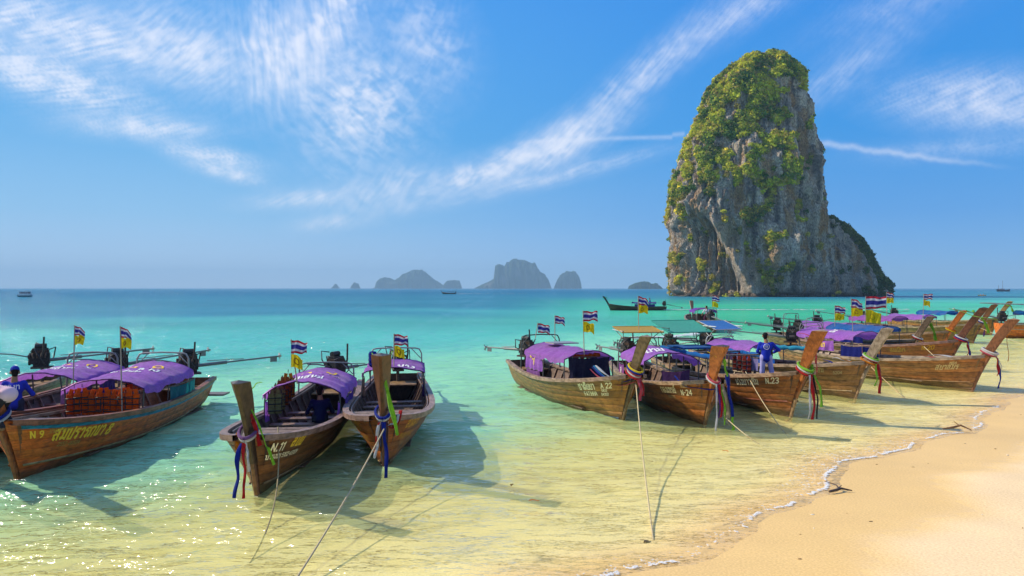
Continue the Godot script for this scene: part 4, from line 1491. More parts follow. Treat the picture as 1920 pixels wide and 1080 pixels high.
func strip(pts: Array, w: float, col: Color, seed_ := 0.0, flat := Vector3.ZERO) -> Buf:
	var b := Buf.new()
	# smooth the path, then sweep a thin cloth band along it
	var cv := Curve3D.new()
	for k in pts.size():
		var tan_: Vector3 = (pts[mini(k + 1, pts.size() - 1)] - pts[maxi(k - 1, 0)]) * 0.2
		cv.add_point(pts[k], -tan_, tan_)
	var L := cv.get_baked_length()
	var n := clampi(int(L / 0.06), 6, 40)
	var rows := [[], [], [], []]
	for k in n + 1:
		var f := float(k) / n
		var p := cv.sample_baked(L * f)
		var d := (cv.sample_baked(minf(L, L * f + 0.03)) - cv.sample_baked(maxf(0.0, L * f - 0.03))).normalized()
		var s := flat if flat != Vector3.ZERO else d.cross(Vector3.UP)
		if s.length() < 0.35:
			s = d.cross(Vector3(0.2, 0.3, 1))
		s = s.normalized().rotated(d, 0.35 * sin(f * 7.0 + seed_))
		var nn := s.cross(d).normalized() * 0.006
		var ww := w * 0.5 * (0.82 + 0.18 * sin(f * 11.0 + seed_ * 2.0))
		p += nn * 4.0 * sin(f * 9.0 + seed_)
		rows[0].append(p - s * ww)
		rows[1].append(p + nn * 2.0)
		rows[2].append(p + s * ww)
		rows[3].append(p - nn)
	b.sheet([rows[0], rows[1], rows[2], rows[3], rows[0]], col)
	return b

# loops: [colour, height]; tails: [colour, side x, lower end y, width]; runs: [colour, width, points...] in the boat's own axes
func ribbons(o: Dictionary, label: String, loops: Array, tails: Array, runs: Array) -> void:
	var zb: float = o.len * 0.5
	var y0: float = o.bow_h + 0.1
	var origin := place(o, Vector3(0, 0, zb + rake(y0)))
	var root := thing("prow_ribbons", label, "ribbons", Vector3(origin.x, 0, origin.z), o.head, "ribbon garlands tied to the prows")
	root.rotation = Vector3(o.get("pitch", 0.0), o.head, o.get("roll", 0.0))
	var inv := (root.transform as Transform3D).affine_inverse()
	var loc := func(p: Vector3) -> Vector3:
		return inv * place(o, p)
	var n := 0
	for l in loops:
		var pts := []
		var y: float = y0 + l[1]
		for k in 17:
			var a := TAU * k / 16.0
			var w := 0.135 + 0.012 * n
			# higher behind the post, sagging in front
			pts.append(loc.call(Vector3(sin(a) * w, y + 0.10 * (-cos(a)) - 0.03, zb + rake(y) - 0.10 + cos(a) * (0.24 + 0.01 * n))))
		var b := Buf.new()
		b.tube(pts, 0.032, 6, l[0], false)
		obj("ribbon", b, M.cloth, root)
		n += 1
	for t in tails:
		var top := Vector3(t[1] * 0.6, y0 - 0.16, zb + rake(y0) + 0.17)
		var low: float = t[2]
		var drop := top.y - low
		var pts := [top, top + Vector3(t[1] * 0.5, -drop * 0.3, 0.06), top + Vector3(t[1] * 0.8 + 0.03, -drop * 0.65, 0.07), top + Vector3(t[1], -drop, 0.05)]
		for k in 4:
			pts[k] = loc.call(pts[k])
		obj("ribbon", strip(pts, t[3], t[0], n * 1.3, Vector3(1, 0, 0.25)), M.cloth, root)
		n += 1
	for r in runs:
		var pts := []
		for k in range(2, r.size()):
			pts.append(loc.call(r[k]))
		obj("ribbon", strip(pts, r[1], r[0], n * 0.7), M.cloth, root)
		n += 1

func rope(label: String, a: Vector3, b: Vector3, sag: float, col: Color, r := 0.013, bend := Vector3.ZERO) -> void:
	var root := thing("mooring_rope", label, "rope", Vector3(b.x, b.y, b.z), 0.0, "mooring ropes")
	var pts := []
	for k in 25:
		var f := k / 24.0
		var p := a.lerp(b, f) + Vector3(0, -sag * 4.0 * f * (1.0 - f), 0) + bend * sin(f * PI)
		pts.append(p - b)
	var q := Buf.new()
	q.tube(pts, r, 6, col)
	obj("line", q, M.rope, root)

func life_jacket(label: String, at: Vector3, turn: float, col: Color, size := 1.0, group := "life jackets hung in the boats") -> void:
	var root := thing("life_jacket", label, "life jacket", at, turn, group)
	for s in [-1.0, 1.0]:
		var b := Buf.new()
		for k in 3:
			var y := -0.02 - k * 0.16
			b.bar(Vector3(s * 0.08, y, 0.03), Vector3(s * 0.082, y - 0.15, 0.03), 0.145 * size, 0.085, col * (1.0 - 0.06 * k), Vector3.BACK)
		b.bar(Vector3(s * 0.05, 0.10, 0.0), Vector3(s * 0.075, -0.02, 0.02), 0.085 * size, 0.07, col, Vector3.BACK)
		obj("foam_panel", b, M.cloth, root)
	var t := Buf.new()
	for y in [-0.12, -0.26, -0.42]:
		t.tube([Vector3(-0.165, y, 0.0), Vector3(-0.155, y, 0.08), Vector3(0, y, 0.085), Vector3(0.155, y, 0.08), Vector3(0.165, y, 0.0)], 0.014, 5, Color(0.02, 0.02, 0.02))
	for s in [-1.0, 1.0]:
		t.tube([Vector3(s * 0.14, 0.05, 0.0), Vector3(s * 0.15, -0.2, 0.07), Vector3(s * 0.14, -0.5, 0.04)], 0.014, 5, Color(0.02, 0.02, 0.02))
	obj("strap", t, M.rubber, root)
	var h := Buf.new()
	h.tube([Vector3(0, 0.12, 0), Vector3(0, 0.2, 0.0)], 0.008, 4, Color(0.03, 0.03, 0.03))
	obj("hanging_cord", h, M.rope, root)

# ---------------------------------------------------------------- the boats one by one
const ORD := ["first", "second", "third", "fourth", "fifth", "sixth", "seventh", "eighth", "ninth"]
func V(x: float, y: float, z: float) -> Vector3:
	return Vector3(x, y, z)

func fleet() -> void:
	var purple := Color(0.48, 0.17, 0.70)
	var dusk := Color(0.055, 0.025, 0.10)
	var navy := Color(0.012, 0.022, 0.20)
	var gold := Color(0.95, 0.60, 0.04)
	var pale := Color(0.95, 0.84, 0.52)
	var white := Color(0.75, 0.74, 0.72)
	var red := Color(0.55, 0.02, 0.025)
	var rose := Color(0.62, 0.10, 0.14)
	var lime := Color(0.28, 0.62, 0.04)
	var blue := Color(0.015, 0.035, 0.34)
	var orange := Color(0.70, 0.24, 0.015)
	var yellow := Color(0.85, 0.64, 0.02)
	var pink_rail := Color(0.42, 0.28, 0.23)
	var cream := Color(0.58, 0.46, 0.28)
	var print_ := [["ไทย", 0.0, 0.0, 0.3, white]]
	print_ = [["ขนสนม", -0.1, 0.35, 0.2, white], ["พาง", 0.35, -0.05, 0.26, white], ["(", -0.25, -0.45, 0.3, gold], ["(", 0.4, -0.6, 0.24, gold]]

	# N 9, nearest on the left
	var n9 := {"seed": 1, "bow": V(-9.74, 0, -13.75), "head": 0.05, "len": 8.3, "beam": 1.0, "bow_h": 1.18, "mid_h": 0.70, "stern_h": 0.86, "tone": Color(0.50, 0.125, 0.013), "worn": 0.5, "blotchy": 0.3, "worn_col": Color(0.19, 0.13, 0.055),
		"rail": Color(0.34, 0.13, 0.07), "inner": Color(0.36, 0.15, 0.06), "rib": Color(0.46, 0.35, 0.27), "prow": Color(0.34, 0.10, 0.025),
		"lines": [[0.95, 0.085, 0.0, 0.99, Color(0.02, 0.33, 0.62)], [0.34, 0.05, 0.05, 0.995, Color(0.55, 0.46, 0.24)]],
		"canopies": [{"t": 0.46, "len": 2.9, "w": 1.95, "h": 1.30, "arch": 0.26, "col": purple, "lean": -0.1, "print": print_}],
		"hoops": [{"t": 0.25, "h": 1.83, "w": 1.4, "col": Color(0.35, 0.3, 0.26)}],
		"curtains": [{"a": V(0.93, 1.08, -0.35), "b": V(0.86, 1.08, -2.2), "drop": 0.46, "col": Color(0.01, 0.17, 0.19), "folds": 0.02}],
		"engine": {"yaw": -1.0, "pitch": 0.06, "len": 2.6},
		"flags": [[0.55, 0.66, 0.7, 2.78, "TY", 0.27]],
		"texts": [[1.0, 0.85, 0.52, 0.22, "สมปรารถนา 8", gold, 0.22, 1.0, 0.2], [1.0, 0.965, 0.76, 0.14, "N 9", gold, 0.0, 0.8, 0.2], [1.0, 0.915, 0.78, 0.085, "ประมงเรือยาว", Color(0.5, 0.3, 0.06), 0.15, 0.8, 0.16], [1.0, 0.885, 0.42, 0.08, "2552-00524", Color(0.5, 0.33, 0.08), 0.2, 1.0, 0.16]],
		"extras": [{"kind": "box", "called": "stern_platform", "at": V(0.55, 0.30, -4.35), "size": V(0.9, 0.05, 0.55), "col": Color(0.24, 0.20, 0.20), "mat": "wood_cross"}]}
	make_boat("longtail_boat", "varnished orange brown boat N9 with a cyan stripe and purple roof, nearest at left", n9)
	ribbons(n9, "blue and white ribbons on the prow cut off at the left edge", [[white, 0.0], [blue, 0.06]], [[blue, -0.1, 0.5, 0.10], [white, 0.02, 0.6, 0.08]], [])

	# its two neighbours, cut by the left edge
	var b2 := {"seed": 2, "bow": V(-11.7, 0, -14.4), "head": 0.12, "len": 8.2, "beam": 0.98, "bow_h": 1.12, "mid_h": 0.72, "stern_h": 0.85, "tone": Color(0.30, 0.10, 0.03), "worn": 0.6, "rail": Color(0.36, 0.12, 0.06), "rib": Color(0.46, 0.36, 0.28),
		"canopies": [{"t": 0.42, "len": 2.8, "w": 1.85, "h": 1.32, "arch": 0.22, "col": purple, "print": print_}],
		"hoops": [{"t": 0.24, "h": 1.78, "w": 1.35}],
		"curtains": [{"a": V(0.93, 1.22, 1.6), "b": V(0.9, 1.25, -0.1), "drop": 0.55, "col": Color(0.10, 0.05, 0.15), "folds": 0.02}, {"a": V(0.93, 1.2, -0.4), "b": V(0.84, 1.2, -1.6), "drop": 0.5, "col": Color(0.06, 0.05, 0.25)}],
		"engine": {"yaw": -0.85, "pitch": 0.10, "len": 2.7}, "flags": [[0.85, 0.60, 0.7, 2.75, "TY", 0.25]]}
	make_boat("longtail_boat", "boat just behind boat N9 with a purple roof and a dark side cloth", b2)
	var b3 := {"seed": 3, "bow": V(-14.7, 0, -15.2), "head": 0.08, "len": 8.0, "beam": 0.95, "bow_h": 1.12, "mid_h": 0.72, "stern_h": 0.85, "tone": Color(0.24, 0.10, 0.035), "rail": Color(0.36, 0.2, 0.12),
		"engine": {"yaw": -1.15, "pitch": 0.08, "len": 3.0, "z": 0.6, "y": 1.15}}
	make_boat("longtail_boat", "boat farthest left, only its engine and long shaft in view", b3)

	# N.11
	var n11 := {"seed": 4, "bow": V(-4.66, 0, -12.75), "head": 0.08, "len": 8.6, "beam": 0.98, "bow_h": 1.10, "mid_h": 0.70, "stern_h": 0.85, "tone": Color(0.135, 0.070, 0.024), "worn": 0.5, "worn_col": Color(0.075, 0.06, 0.03), "rail": Color(0.36, 0.24, 0.20), "inner": Color(0.10, 0.065, 0.05), "rib": Color(0.25, 0.20, 0.17),
		"prow": Color(0.09, 0.06, 0.032), "cap": Color(0.14, 0.11, 0.10), "prow_h": 2.12, "prow_w": 0.165, "stem_foot": Color(0.34, 0.16, 0.08), "lines": [[0.30, 0.035, 0.0, 0.995, Color(0.46, 0.34, 0.20)]],
		"canopies": [{"t": 0.43, "len": 2.6, "w": 1.8, "h": 1.20, "arch": 0.30, "col": purple, "print": print_}],
		"hoops": [{"t": 0.22, "h": 1.60, "w": 1.45, "col": Color(0.2, 0.19, 0.19)}],
		"engine": {"yaw": -0.45, "pitch": -0.02, "len": 2.4}, "flags": [[-0.1, 0.585, 1.45, 2.5, "TY", 0.33]],
		"curtains": [{"a": V(-0.84, 1.05, 0.7), "b": V(-0.84, 1.05, 0.45), "drop": 0.5, "col": purple}, {"a": V(0.84, 1.0, 0.7), "b": V(0.84, 1.0, 0.45), "drop": 0.5, "col": purple}, {"a": V(0.9, 1.0, 0.0), "b": V(0.85, 1.0, -1.6), "drop": 0.4, "col": Color(0.10, 0.04, 0.32)}],
		"texts": [[1.0, 0.972, 0.74, 0.16, "N.11", pale, 0.3, 0.9, 0.17], [1.0, 0.915, 0.72, 0.19, "สีปปี", gold, 0.35, 1.0, 0.2], [1.0, 0.945, 0.56, 0.085, "ประมงบบ 5102-63109", pale, 0.2, 0.9, 0.17]]}
	make_boat("longtail_boat", "dark brown boat N.11 with a purple arched roof and a yellow flag", n11)
	ribbons(n11, "lime, red and blue ribbons on the dark prow of boat N.11", [[white, 0.0], [Color(0.25, 0.12, 0.3), 0.05]], [[blue, -0.09, 0.12, 0.09], [red, 0.0, 0.10, 0.07], [white, 0.05, 0.55, 0.06]],
		[[lime, 0.075, V(-0.2, 1.95, 4.75), V(0.0, 1.75, 5.02), V(0.2, 1.35, 5.1), V(0.36, 0.95, 5.05), V(0.46, 0.62, 5.0)], [red, 0.09, V(-0.16, 1.9, 4.9), V(0.05, 1.55, 5.05), V(0.16, 1.2, 5.0), V(0.2, 0.95, 4.95)], [orange, 0.16, V(-0.15, 1.25, 4.75), V(-0.24, 1.08, 4.78), V(-0.2, 0.86, 4.76)], [lime, 0.05, V(0.21, 2.05, 4.85), V(0.1, 1.98, 5.0), V(-0.02, 1.9, 5.1)]])

	# the boat beside it, bow on
	var b5 := {"seed": 5, "bow": V(-2.68, 0, -14.6), "head": 0.13, "len": 8.4, "beam": 1.02, "bow_h": 1.10, "mid_h": 0.74, "stern_h": 0.88, "tone": Color(0.21, 0.085, 0.022), "worn": 0.45, "worn_col": Color(0.13, 0.10, 0.04), "rail": pink_rail, "inner": Color(0.12, 0.07, 0.05), "rib": Color(0.26, 0.18, 0.15),
		"prow": Color(0.15, 0.065, 0.026), "cap": Color(0.17, 0.13, 0.12), "prow_h": 2.42, "prow_w": 0.195, "lines": [[0.25, 0.03, 0.0, 0.995, Color(0.45, 0.36, 0.16)]],
		"canopies": [{"t": 0.32, "len": 2.1, "w": 1.72, "h": 1.36, "arch": 0.14, "col": Color(0.42, 0.14, 0.60), "print": [["พาง", 0.35, 0.5, 0.24, white]]}],
		"hoops": [{"t": 0.18, "h": 1.84, "w": 1.5, "col": Color(0.26, 0.24, 0.22)}], "engine": {"yaw": 0.1, "pitch": 0.03, "len": 2.8}, "flags": [[0.0, 0.42, 1.5, 2.42, "TY", 0.33]],
		"curtains": [{"a": V(0.84, 1.2, -0.6), "b": V(0.84, 1.2, -0.95), "drop": 0.55, "col": dusk}, {"a": V(-0.84, 1.2, -0.6), "b": V(-0.84, 1.2, -0.95), "drop": 0.55, "col": Color(0.08, 0.06, 0.06)}],
		"texts": [[1.0, 0.935, 0.76, 0.16, "สีบัดูอาร์", Color(0.66, 0.34, 0.04), 0.3, 0.7, 0.15], [1.0, 0.94, 0.52, 0.12, "MUBAMMAY", Color(0.48, 0.24, 0.03), 0.3, 0.8, 0.15], [-1.0, 0.93, 0.70, 0.15, "บัวจิร", Color(0.66, 0.34, 0.04), 0.3, 0.7, 0.15], [-1.0, 0.955, 0.88, 0.12, "สินม", Color(0.5, 0.2, 0.02), 0.2, 0.7, 0.15], [-1.0, 0.935, 0.48, 0.12, "MUBAMMAY", Color(0.46, 0.24, 0.03), 0.25, 0.8, 0.15]],
		"extras": [{"kind": "roll", "called": "rolled_blue_cloth", "a": V(-0.62, 1.5, -1.3), "b": V(-0.62, 1.86, -1.3), "r": 0.12, "col": blue}]}
	make_boat("longtail_boat", "boat pointing bow on, right of boat N.11, purple roof behind its prow", b5)
	ribbons(b5, "lime sash and long navy ribbon on the prow of the bow-on boat", [[white, 0.0], [blue, 0.045]], [[white, -0.09, 0.35, 0.07], [blue, 0.04, -0.12, 0.10], [red, -0.1, 0.5, 0.05]],
		[[lime, 0.10, V(0.02, 2.22, 5.3), V(0.06, 1.95, 5.32), V(0.16, 1.45, 5.3), V(0.28, 0.95, 5.2), V(0.3, 0.8, 5.18)], [lime, 0.035, V(-0.2, 2.42, 4.95), V(-0.1, 2.3, 5.15), V(0.0, 2.2, 5.3), V(0.1, 2.3, 5.15), V(0.2, 2.42, 4.95)], [red, 0.09, V(0.05, 1.0, 4.95), V(0.18, 0.88, 5.0), V(0.3, 1.02, 4.9), V(0.36, 1.2, 4.75)], [white, 0.07, V(0.1, 0.96, 4.98), V(0.24, 0.98, 5.0), V(0.32, 1.14, 4.85)]])

	# A 22
	var a22 := {"seed": 6, "bow": V(3.14, 0, -19.9), "head": 0.36, "len": 7.6, "beam": 1.0, "bow_h": 1.28, "mid_h": 0.72, "stern_h": 0.92, "tone": Color(0.21, 0.125, 0.035), "worn": 0.7, "worn_col": Color(0.17, 0.12, 0.035), "rail": Color(0.46, 0.32, 0.23), "prow": Color(0.17, 0.12, 0.06), "cap": Color(0.32, 0.25, 0.19), "prow_h": 2.4, "prow_w": 0.16,
		"lines": [[0.15, 0.07, 0.7, 0.99, Color(0.03, 0.14, 0.28)]],
		"canopies": [{"t": 0.52, "len": 3.3, "w": 1.75, "h": 1.48, "arch": 0.25, "col": Color(0.44, 0.15, 0.60)}],
		"hoops": [{"t": 0.22, "h": 1.98, "w": 1.45, "col": Color(0.06, 0.07, 0.06)}], "engine": {"yaw": 0.5, "pitch": 0.0, "len": 1.9},
		"flags": [[-0.2, 0.74, 1.6, 3.0, "TY", 0.34], [0.3, 0.3, 1.6, 2.72, "T", 0.30, V(0, 0, 0)], [-0.4, 0.28, 1.9, 2.45, "T", 0.36, V(0.1, 0, 0)]],
		"curtains": [{"a": V(-0.87, 1.42, -1.35), "b": V(-0.87, 1.42, 0.0), "drop": 0.52, "col": purple, "words": "ศิภาคมี", "folds": 0.025}, {"a": V(-0.87, 0.92, -1.3), "b": V(-0.87, 0.92, -0.2), "drop": 0.3, "col": Color(0.28, 0.10, 0.36), "folds": 0.015}, {"a": V(0.87, 1.42, 1.4), "b": V(0.87, 1.42, 0.2), "drop": 0.75, "col": dusk, "folds": 0.06}, {"a": V(-0.7, 1.55, 1.72), "b": V(0.75, 1.5, 1.72), "drop": 0.8, "col": Color(0.035, 0.03, 0.06), "folds": 0.07}],
		"texts": [[-1.0, 0.86, 0.72, 0.17, "ซาตียยา", pale, 0.0, 0.9, 0.2], [-1.0, 0.87, 0.54, 0.12, "FATIHHA", pale, 0.0, 0.9, 0.19], [-1.0, 0.945, 0.86, 0.15, "A 22", pale, 0.0, 0.8, 0.19], [-1.0, 0.95, 1.06, 0.07, "ทะเบียน", Color(0.6, 0.5, 0.3), 0.0, 0.8, 0.19], [-1.0, 0.935, 0.74, 0.07, "0832", pale, 0.0, 0.8, 0.19], [-1.0, 0.935, 0.62, 0.075, "04202", pale, 0.0, 0.8, 0.19]],
		"extras": [{"kind": "panel", "called": "roof_panel", "at": V(0.15, 1.80, -0.6), "size": V(0.95, 0.03, 0.75), "col": Color(0.3, 0.26, 0.24), "face": Color(0.22, 0.2, 0.24)}, {"kind": "roll", "called": "orange_bundle", "a": V(-0.5, 1.56, 1.6), "b": V(0.45, 1.58, 1.6), "r": 0.07, "col": Color(0.5, 0.09, 0.01)}]}
	make_boat("longtail_boat", "olive brown boat A22 with three flags and a purple lettered side cloth", a22)
	ribbons(a22, "pink, white and blue ribbon bundle around the prow of boat A22", [[white, 0.0], [rose, 0.05], [yellow, 0.14], [red, -0.05], [blue, 0.1]], [[rose, 0.0, 0.62, 0.13], [red, 0.06, 0.75, 0.07]],
		[[rose, 0.09, V(-0.72, 1.36, 3.3), V(-0.62, 1.1, 3.75), V(-0.3, 1.0, 4.25), V(0.0, 1.1, 4.62)], [blue, 0.09, V(-0.68, 1.42, 3.32), V(-0.58, 1.18, 3.75), V(-0.28, 1.08, 4.25), V(0.0, 1.16, 4.6)], [white, 0.08, V(-0.62, 1.46, 3.4), V(-0.52, 1.25, 3.8), V(-0.24, 1.15, 4.25), V(0.0, 1.22, 4.6)], [Color(0.02, 0.22, 0.5), 0.08, V(-0.66, 1.44, 3.36), V(-0.55, 1.21, 3.78), V(-0.26, 1.12, 4.25), V(0.0, 1.2, 4.6)]])

	# N-24
	var n24 := {"seed": 7, "bow": V(5.28, 0, -19.1), "head": 0.12, "len": 7.6, "beam": 1.0, "bow_h": 1.24, "mid_h": 0.74, "stern_h": 0.92, "tone": Color(0.22, 0.10, 0.028), "worn": 0.75, "worn_col": Color(0.10, 0.075, 0.035), "rail": Color(0.48, 0.35, 0.24), "prow": Color(0.40, 0.135, 0.03), "cap": Color(0.10, 0.075, 0.07), "prow_h": 2.2, "prow_w": 0.25, "stem_foot": Color(0.42, 0.26, 0.12),
		"canopies": [{"t": 0.50, "len": 2.6, "w": 1.8, "h": 1.42, "arch": 0.26, "col": purple, "print": [["สยาม", -0.3, 0.3, 0.3, white]]}],
		"hoops": [{"t": 0.2, "h": 1.9, "w": 1.35, "shade": Color(0.70, 0.42, 0.07), "sh": 0.30, "sw": 1.5, "sl": 1.3, "lean": -0.14, "edge": Color(0.5, 0.5, 0.48)}], "engine": {"yaw": 0.35, "pitch": 0.02, "len": 1.8},
		"flags": [[0.0, 0.22, 2.2, 3.42, "TY", 0.32]],
		"curtains": [{"a": V(0.5, 1.18, 1.5), "b": V(-0.5, 1.18, 1.75), "drop": 0.62, "col": Color(0.11, 0.05, 0.13), "folds": 0.02}, {"a": V(-0.9, 1.1, -1.5), "b": V(-0.9, 1.1, -0.95), "drop": 0.48, "col": Color(0.36, 0.10, 0.40), "words": "อ", "ink": white, "folds": 0.01}],
		"texts": [[-1.0, 0.86, 0.72, 0.16, "ก้องเทร์อัฟ", pale, 0.0, 0.9, 0.17], [-1.0, 0.945, 0.76, 0.15, "N-24", pale, 0.0, 0.8, 0.18], [-1.0, 0.94, 0.98, 0.08, "ทะเบียน", Color(0.6, 0.45, 0.25), 0.0, 0.8, 0.17], [-1.0, 0.865, 0.56, 0.08, "KAUTER", Color(0.42, 0.33, 0.16), 0.0, 0.9, 0.15]],
		"extras": [{"kind": "ball", "called": "yellow_float", "at": V(0.3, 1.25, -3.1), "r": V(0.16, 0.2, 0.16), "col": yellow}]}
	make_boat("longtail_boat", "brown boat N-24 with an orange prow and a yellow shade over its stern", n24)
	ribbons(n24, "navy sash with lime ends and a pale net on boat N-24", [[rose, 0.0], [white, -0.04]], [[white, -0.06, -0.1, 0.06], [red, 0.04, 0.32, 0.09], [Color(0.14, 0.03, 0.25), 0.0, 0.3, 0.06], [lime, 0.1, 0.12, 0.06], [cream, 0.16, 0.3, 0.14]],
		[[blue, 0.06, V(-0.26, 2.1, 4.65), V(-0.1, 1.95, 4.85), V(0.06, 1.86, 4.92), V(0.26, 2.1, 4.6)], [yellow, 0.035, V(-0.25, 2.04, 4.66), V(-0.08, 1.88, 4.88), V(0.1, 1.82, 4.92), V(0.25, 2.02, 4.62)], [lime, 0.09, V(0.08, 1.86, 4.92), V(0.14, 1.62, 4.9), V(0.2, 1.36, 4.88)], [blue, 0.13, V(0.18, 1.45, 4.88), V(0.26, 1.0, 4.86), V(0.36, 0.3, 4.84)], [lime, 0.11, V(0.35, 0.34, 4.84), V(0.38, -0.02, 4.84)], [blue, 0.08, V(-0.72, 1.24, 3.5), V(-0.55, 1.02, 4.0), V(-0.2, 1.0, 4.4), V(0.0, 1.06, 4.62)], [cream, 0.05, V(0.0, 1.0, 4.66), V(0.1, 0.5, 4.75), V(0.3, 0.12, 4.82)]])

	# N.23 with the man in blue
	var n23 := {"seed": 8, "bow": V(8.1, 0.03, -20.3), "head": 0.24, "len": 7.9, "beam": 1.02, "bow_h": 1.30, "mid_h": 0.76, "stern_h": 0.92, "tone": Color(0.215, 0.10, 0.035), "worn": 0.6, "worn_col": Color(0.14, 0.10, 0.05), "rail": Color(0.50, 0.34, 0.22), "prow": Color(0.44, 0.15, 0.035), "cap": Color(0.46, 0.35, 0.24), "prow_h": 2.5, "prow_w": 0.25, "stem_foot": Color(0.55, 0.38, 0.22),
		"lines": [[0.42, 0.045, 0.1, 0.99, Color(0.42, 0.14, 0.08)]], "rib": Color(0.5, 0.42, 0.32),
		"hoops": [{"t": 0.16, "h": 1.72, "w": 1.4, "shade": Color(0.06, 0.50, 0.38), "sh": 0.48, "sw": 1.8, "sl": 1.5, "lean": -0.38, "col": Color(0.05, 0.08, 0.07)}], "engine": {"yaw": 0.7, "pitch": 0.03, "len": 2.2},
		"extras": [{"kind": "roll", "called": "rolled_awning", "a": V(-0.92, 1.42, -2.5), "b": V(-0.9, 1.40, 1.5), "r": 0.085, "col": Color(0.01, 0.16, 0.50)}, {"kind": "roll", "called": "rolled_awning", "a": V(0.92, 1.44, -2.5), "b": V(0.9, 1.42, 1.5), "r": 0.085, "col": Color(0.01, 0.16, 0.50)},
			{"kind": "bars", "called": "side_post", "a": V(-0.9, 0.72, -2.4), "b": V(-0.9, 0.76, 1.4), "n": 8, "h": 0.66, "col": Color(0.5, 0.43, 0.34)}, {"kind": "bars", "called": "side_post", "a": V(0.9, 0.72, -2.4), "b": V(0.9, 0.76, 1.4), "n": 8, "h": 0.66, "col": Color(0.18, 0.12, 0.08)},
			{"kind": "box", "called": "roof_slat", "at": V(0.0, 1.46, -2.3), "size": V(1.8, 0.04, 0.12), "col": Color(0.25, 0.2, 0.18), "mat": "wood_cross"}, {"kind": "box", "called": "roof_slat", "at": V(0.0, 1.46, -1.2), "size": V(1.8, 0.04, 0.12), "col": Color(0.25, 0.2, 0.18), "mat": "wood_cross"}, {"kind": "box", "called": "roof_slat", "at": V(0.0, 1.46, 0.0), "size": V(1.8, 0.04, 0.12), "col": Color(0.25, 0.2, 0.18), "mat": "wood_cross"}, {"kind": "box", "called": "roof_slat", "at": V(0.0, 1.46, 1.3), "size": V(1.8, 0.04, 0.12), "col": Color(0.25, 0.2, 0.18), "mat": "wood_cross"},
			{"kind": "box", "called": "blue_awning_fold", "at": V(-0.2, 1.50, -1.6), "size": V(1.2, 0.05, 1.3), "col": Color(0.01, 0.14, 0.44), "mat": "cloth"}],
		"curtains": [{"a": V(0.86, 1.3, -0.2), "b": V(0.86, 1.3, 1.1), "drop": 0.42, "col": Color(0.30, 0.26, 0.52), "folds": 0.02}],
		"texts": [[-1.0, 0.845, 0.74, 0.17, "เก็งยาวหิม", pale, 0.0, 0.9, 0.18], [-1.0, 0.94, 0.90, 0.17, "N.23", pale, 0.0, 0.8, 0.19]]}
	make_boat("longtail_boat", "boat N.23 with an orange prow, rolled blue awnings and a green stern shade", n23)
	ribbons(n23, "red, white and black banner with lime ribbons on boat N.23", [[white, 0.02], [red, -0.05], [lime, 0.08]], [[white, -0.07, 0.02, 0.07], [red, 0.02, 0.0, 0.10], [Color(0.01, 0.01, 0.012), 0.1, 0.02, 0.06], [lime, 0.19, 0.35, 0.08]],
		[[lime, 0.11, V(-0.14, 1.5, 4.7), V(0.0, 1.3, 4.98), V(0.16, 1.5, 4.75)], [rose, 0.05, V(-0.25, 2.42, 4.72), V(-0.1, 2.34, 4.95), V(0.05, 2.28, 5.08), V(0.24, 2.42, 4.7)], [rose, 0.06, V(0.2, 2.36, 4.8), V(0.34, 1.9, 4.7), V(0.46, 1.5, 4.55), V(0.52, 1.22, 4.5)]])

	# grey prow, sky blue roll
	var b9 := {"seed": 9, "bow": V(11.6, 0.04, -23.6), "head": 0.40, "len": 8.0, "beam": 1.0, "bow_h": 1.22, "mid_h": 0.74, "stern_h": 0.92, "tone": Color(0.20, 0.125, 0.065), "worn": 0.7, "worn_col": Color(0.17, 0.13, 0.075), "rail": Color(0.50, 0.38, 0.27), "prow": Color(0.40, 0.33, 0.26), "cap": Color(0.42, 0.33, 0.24), "prow_h": 2.35, "prow_w": 0.15, "stem_foot": Color(0.50, 0.33, 0.2),
		"lines": [[0.30, 0.035, 0.1, 0.99, Color(0.52, 0.40, 0.22)]],
		"canopies": [{"t": 0.34, "len": 2.6, "w": 1.75, "h": 1.30, "arch": 0.2, "col": purple}],
		"hoops": [{"t": 0.15, "h": 1.62, "w": 1.4, "shade": Color(0.01, 0.20, 0.62), "sh": 0.45, "sw": 1.4, "sl": 1.2, "lean": -0.32, "edge": Color(0.7, 0.7, 0.68), "col": Color(0.5, 0.5, 0.46), "hem": Color(0.7, 0.7, 0.68)}], "engine": {"yaw": 0.75, "pitch": 0.05, "len": 2.6},
		"curtains": [{"a": V(-0.92, 0.98, -0.2), "b": V(-0.86, 1.02, 1.3), "drop": 0.30, "col": Color(0.01, 0.12, 0.50), "folds": 0.02}, {"a": V(-0.9, 1.1, -2.0), "b": V(-0.9, 1.1, -0.5), "drop": 0.4, "col": dusk}],
		"extras": [{"kind": "roll", "called": "rolled_awning", "a": V(-0.55, 1.42, 0.2), "b": V(0.55, 1.42, 1.9), "r": 0.09, "col": Color(0.06, 0.45, 0.62)}],
		"texts": [[-1.0, 0.85, 0.72, 0.15, "พงเส้สม", Color(0.55, 0.42, 0.18), 0.0, 0.9, 0.18], [-1.0, 0.93, 0.74, 0.10, "5204", Color(0.5, 0.4, 0.2), 0.0, 0.8, 0.18]]}
	make_boat("longtail_boat", "boat with a bare grey prow and sky blue roll, right of boat N.23", b9)
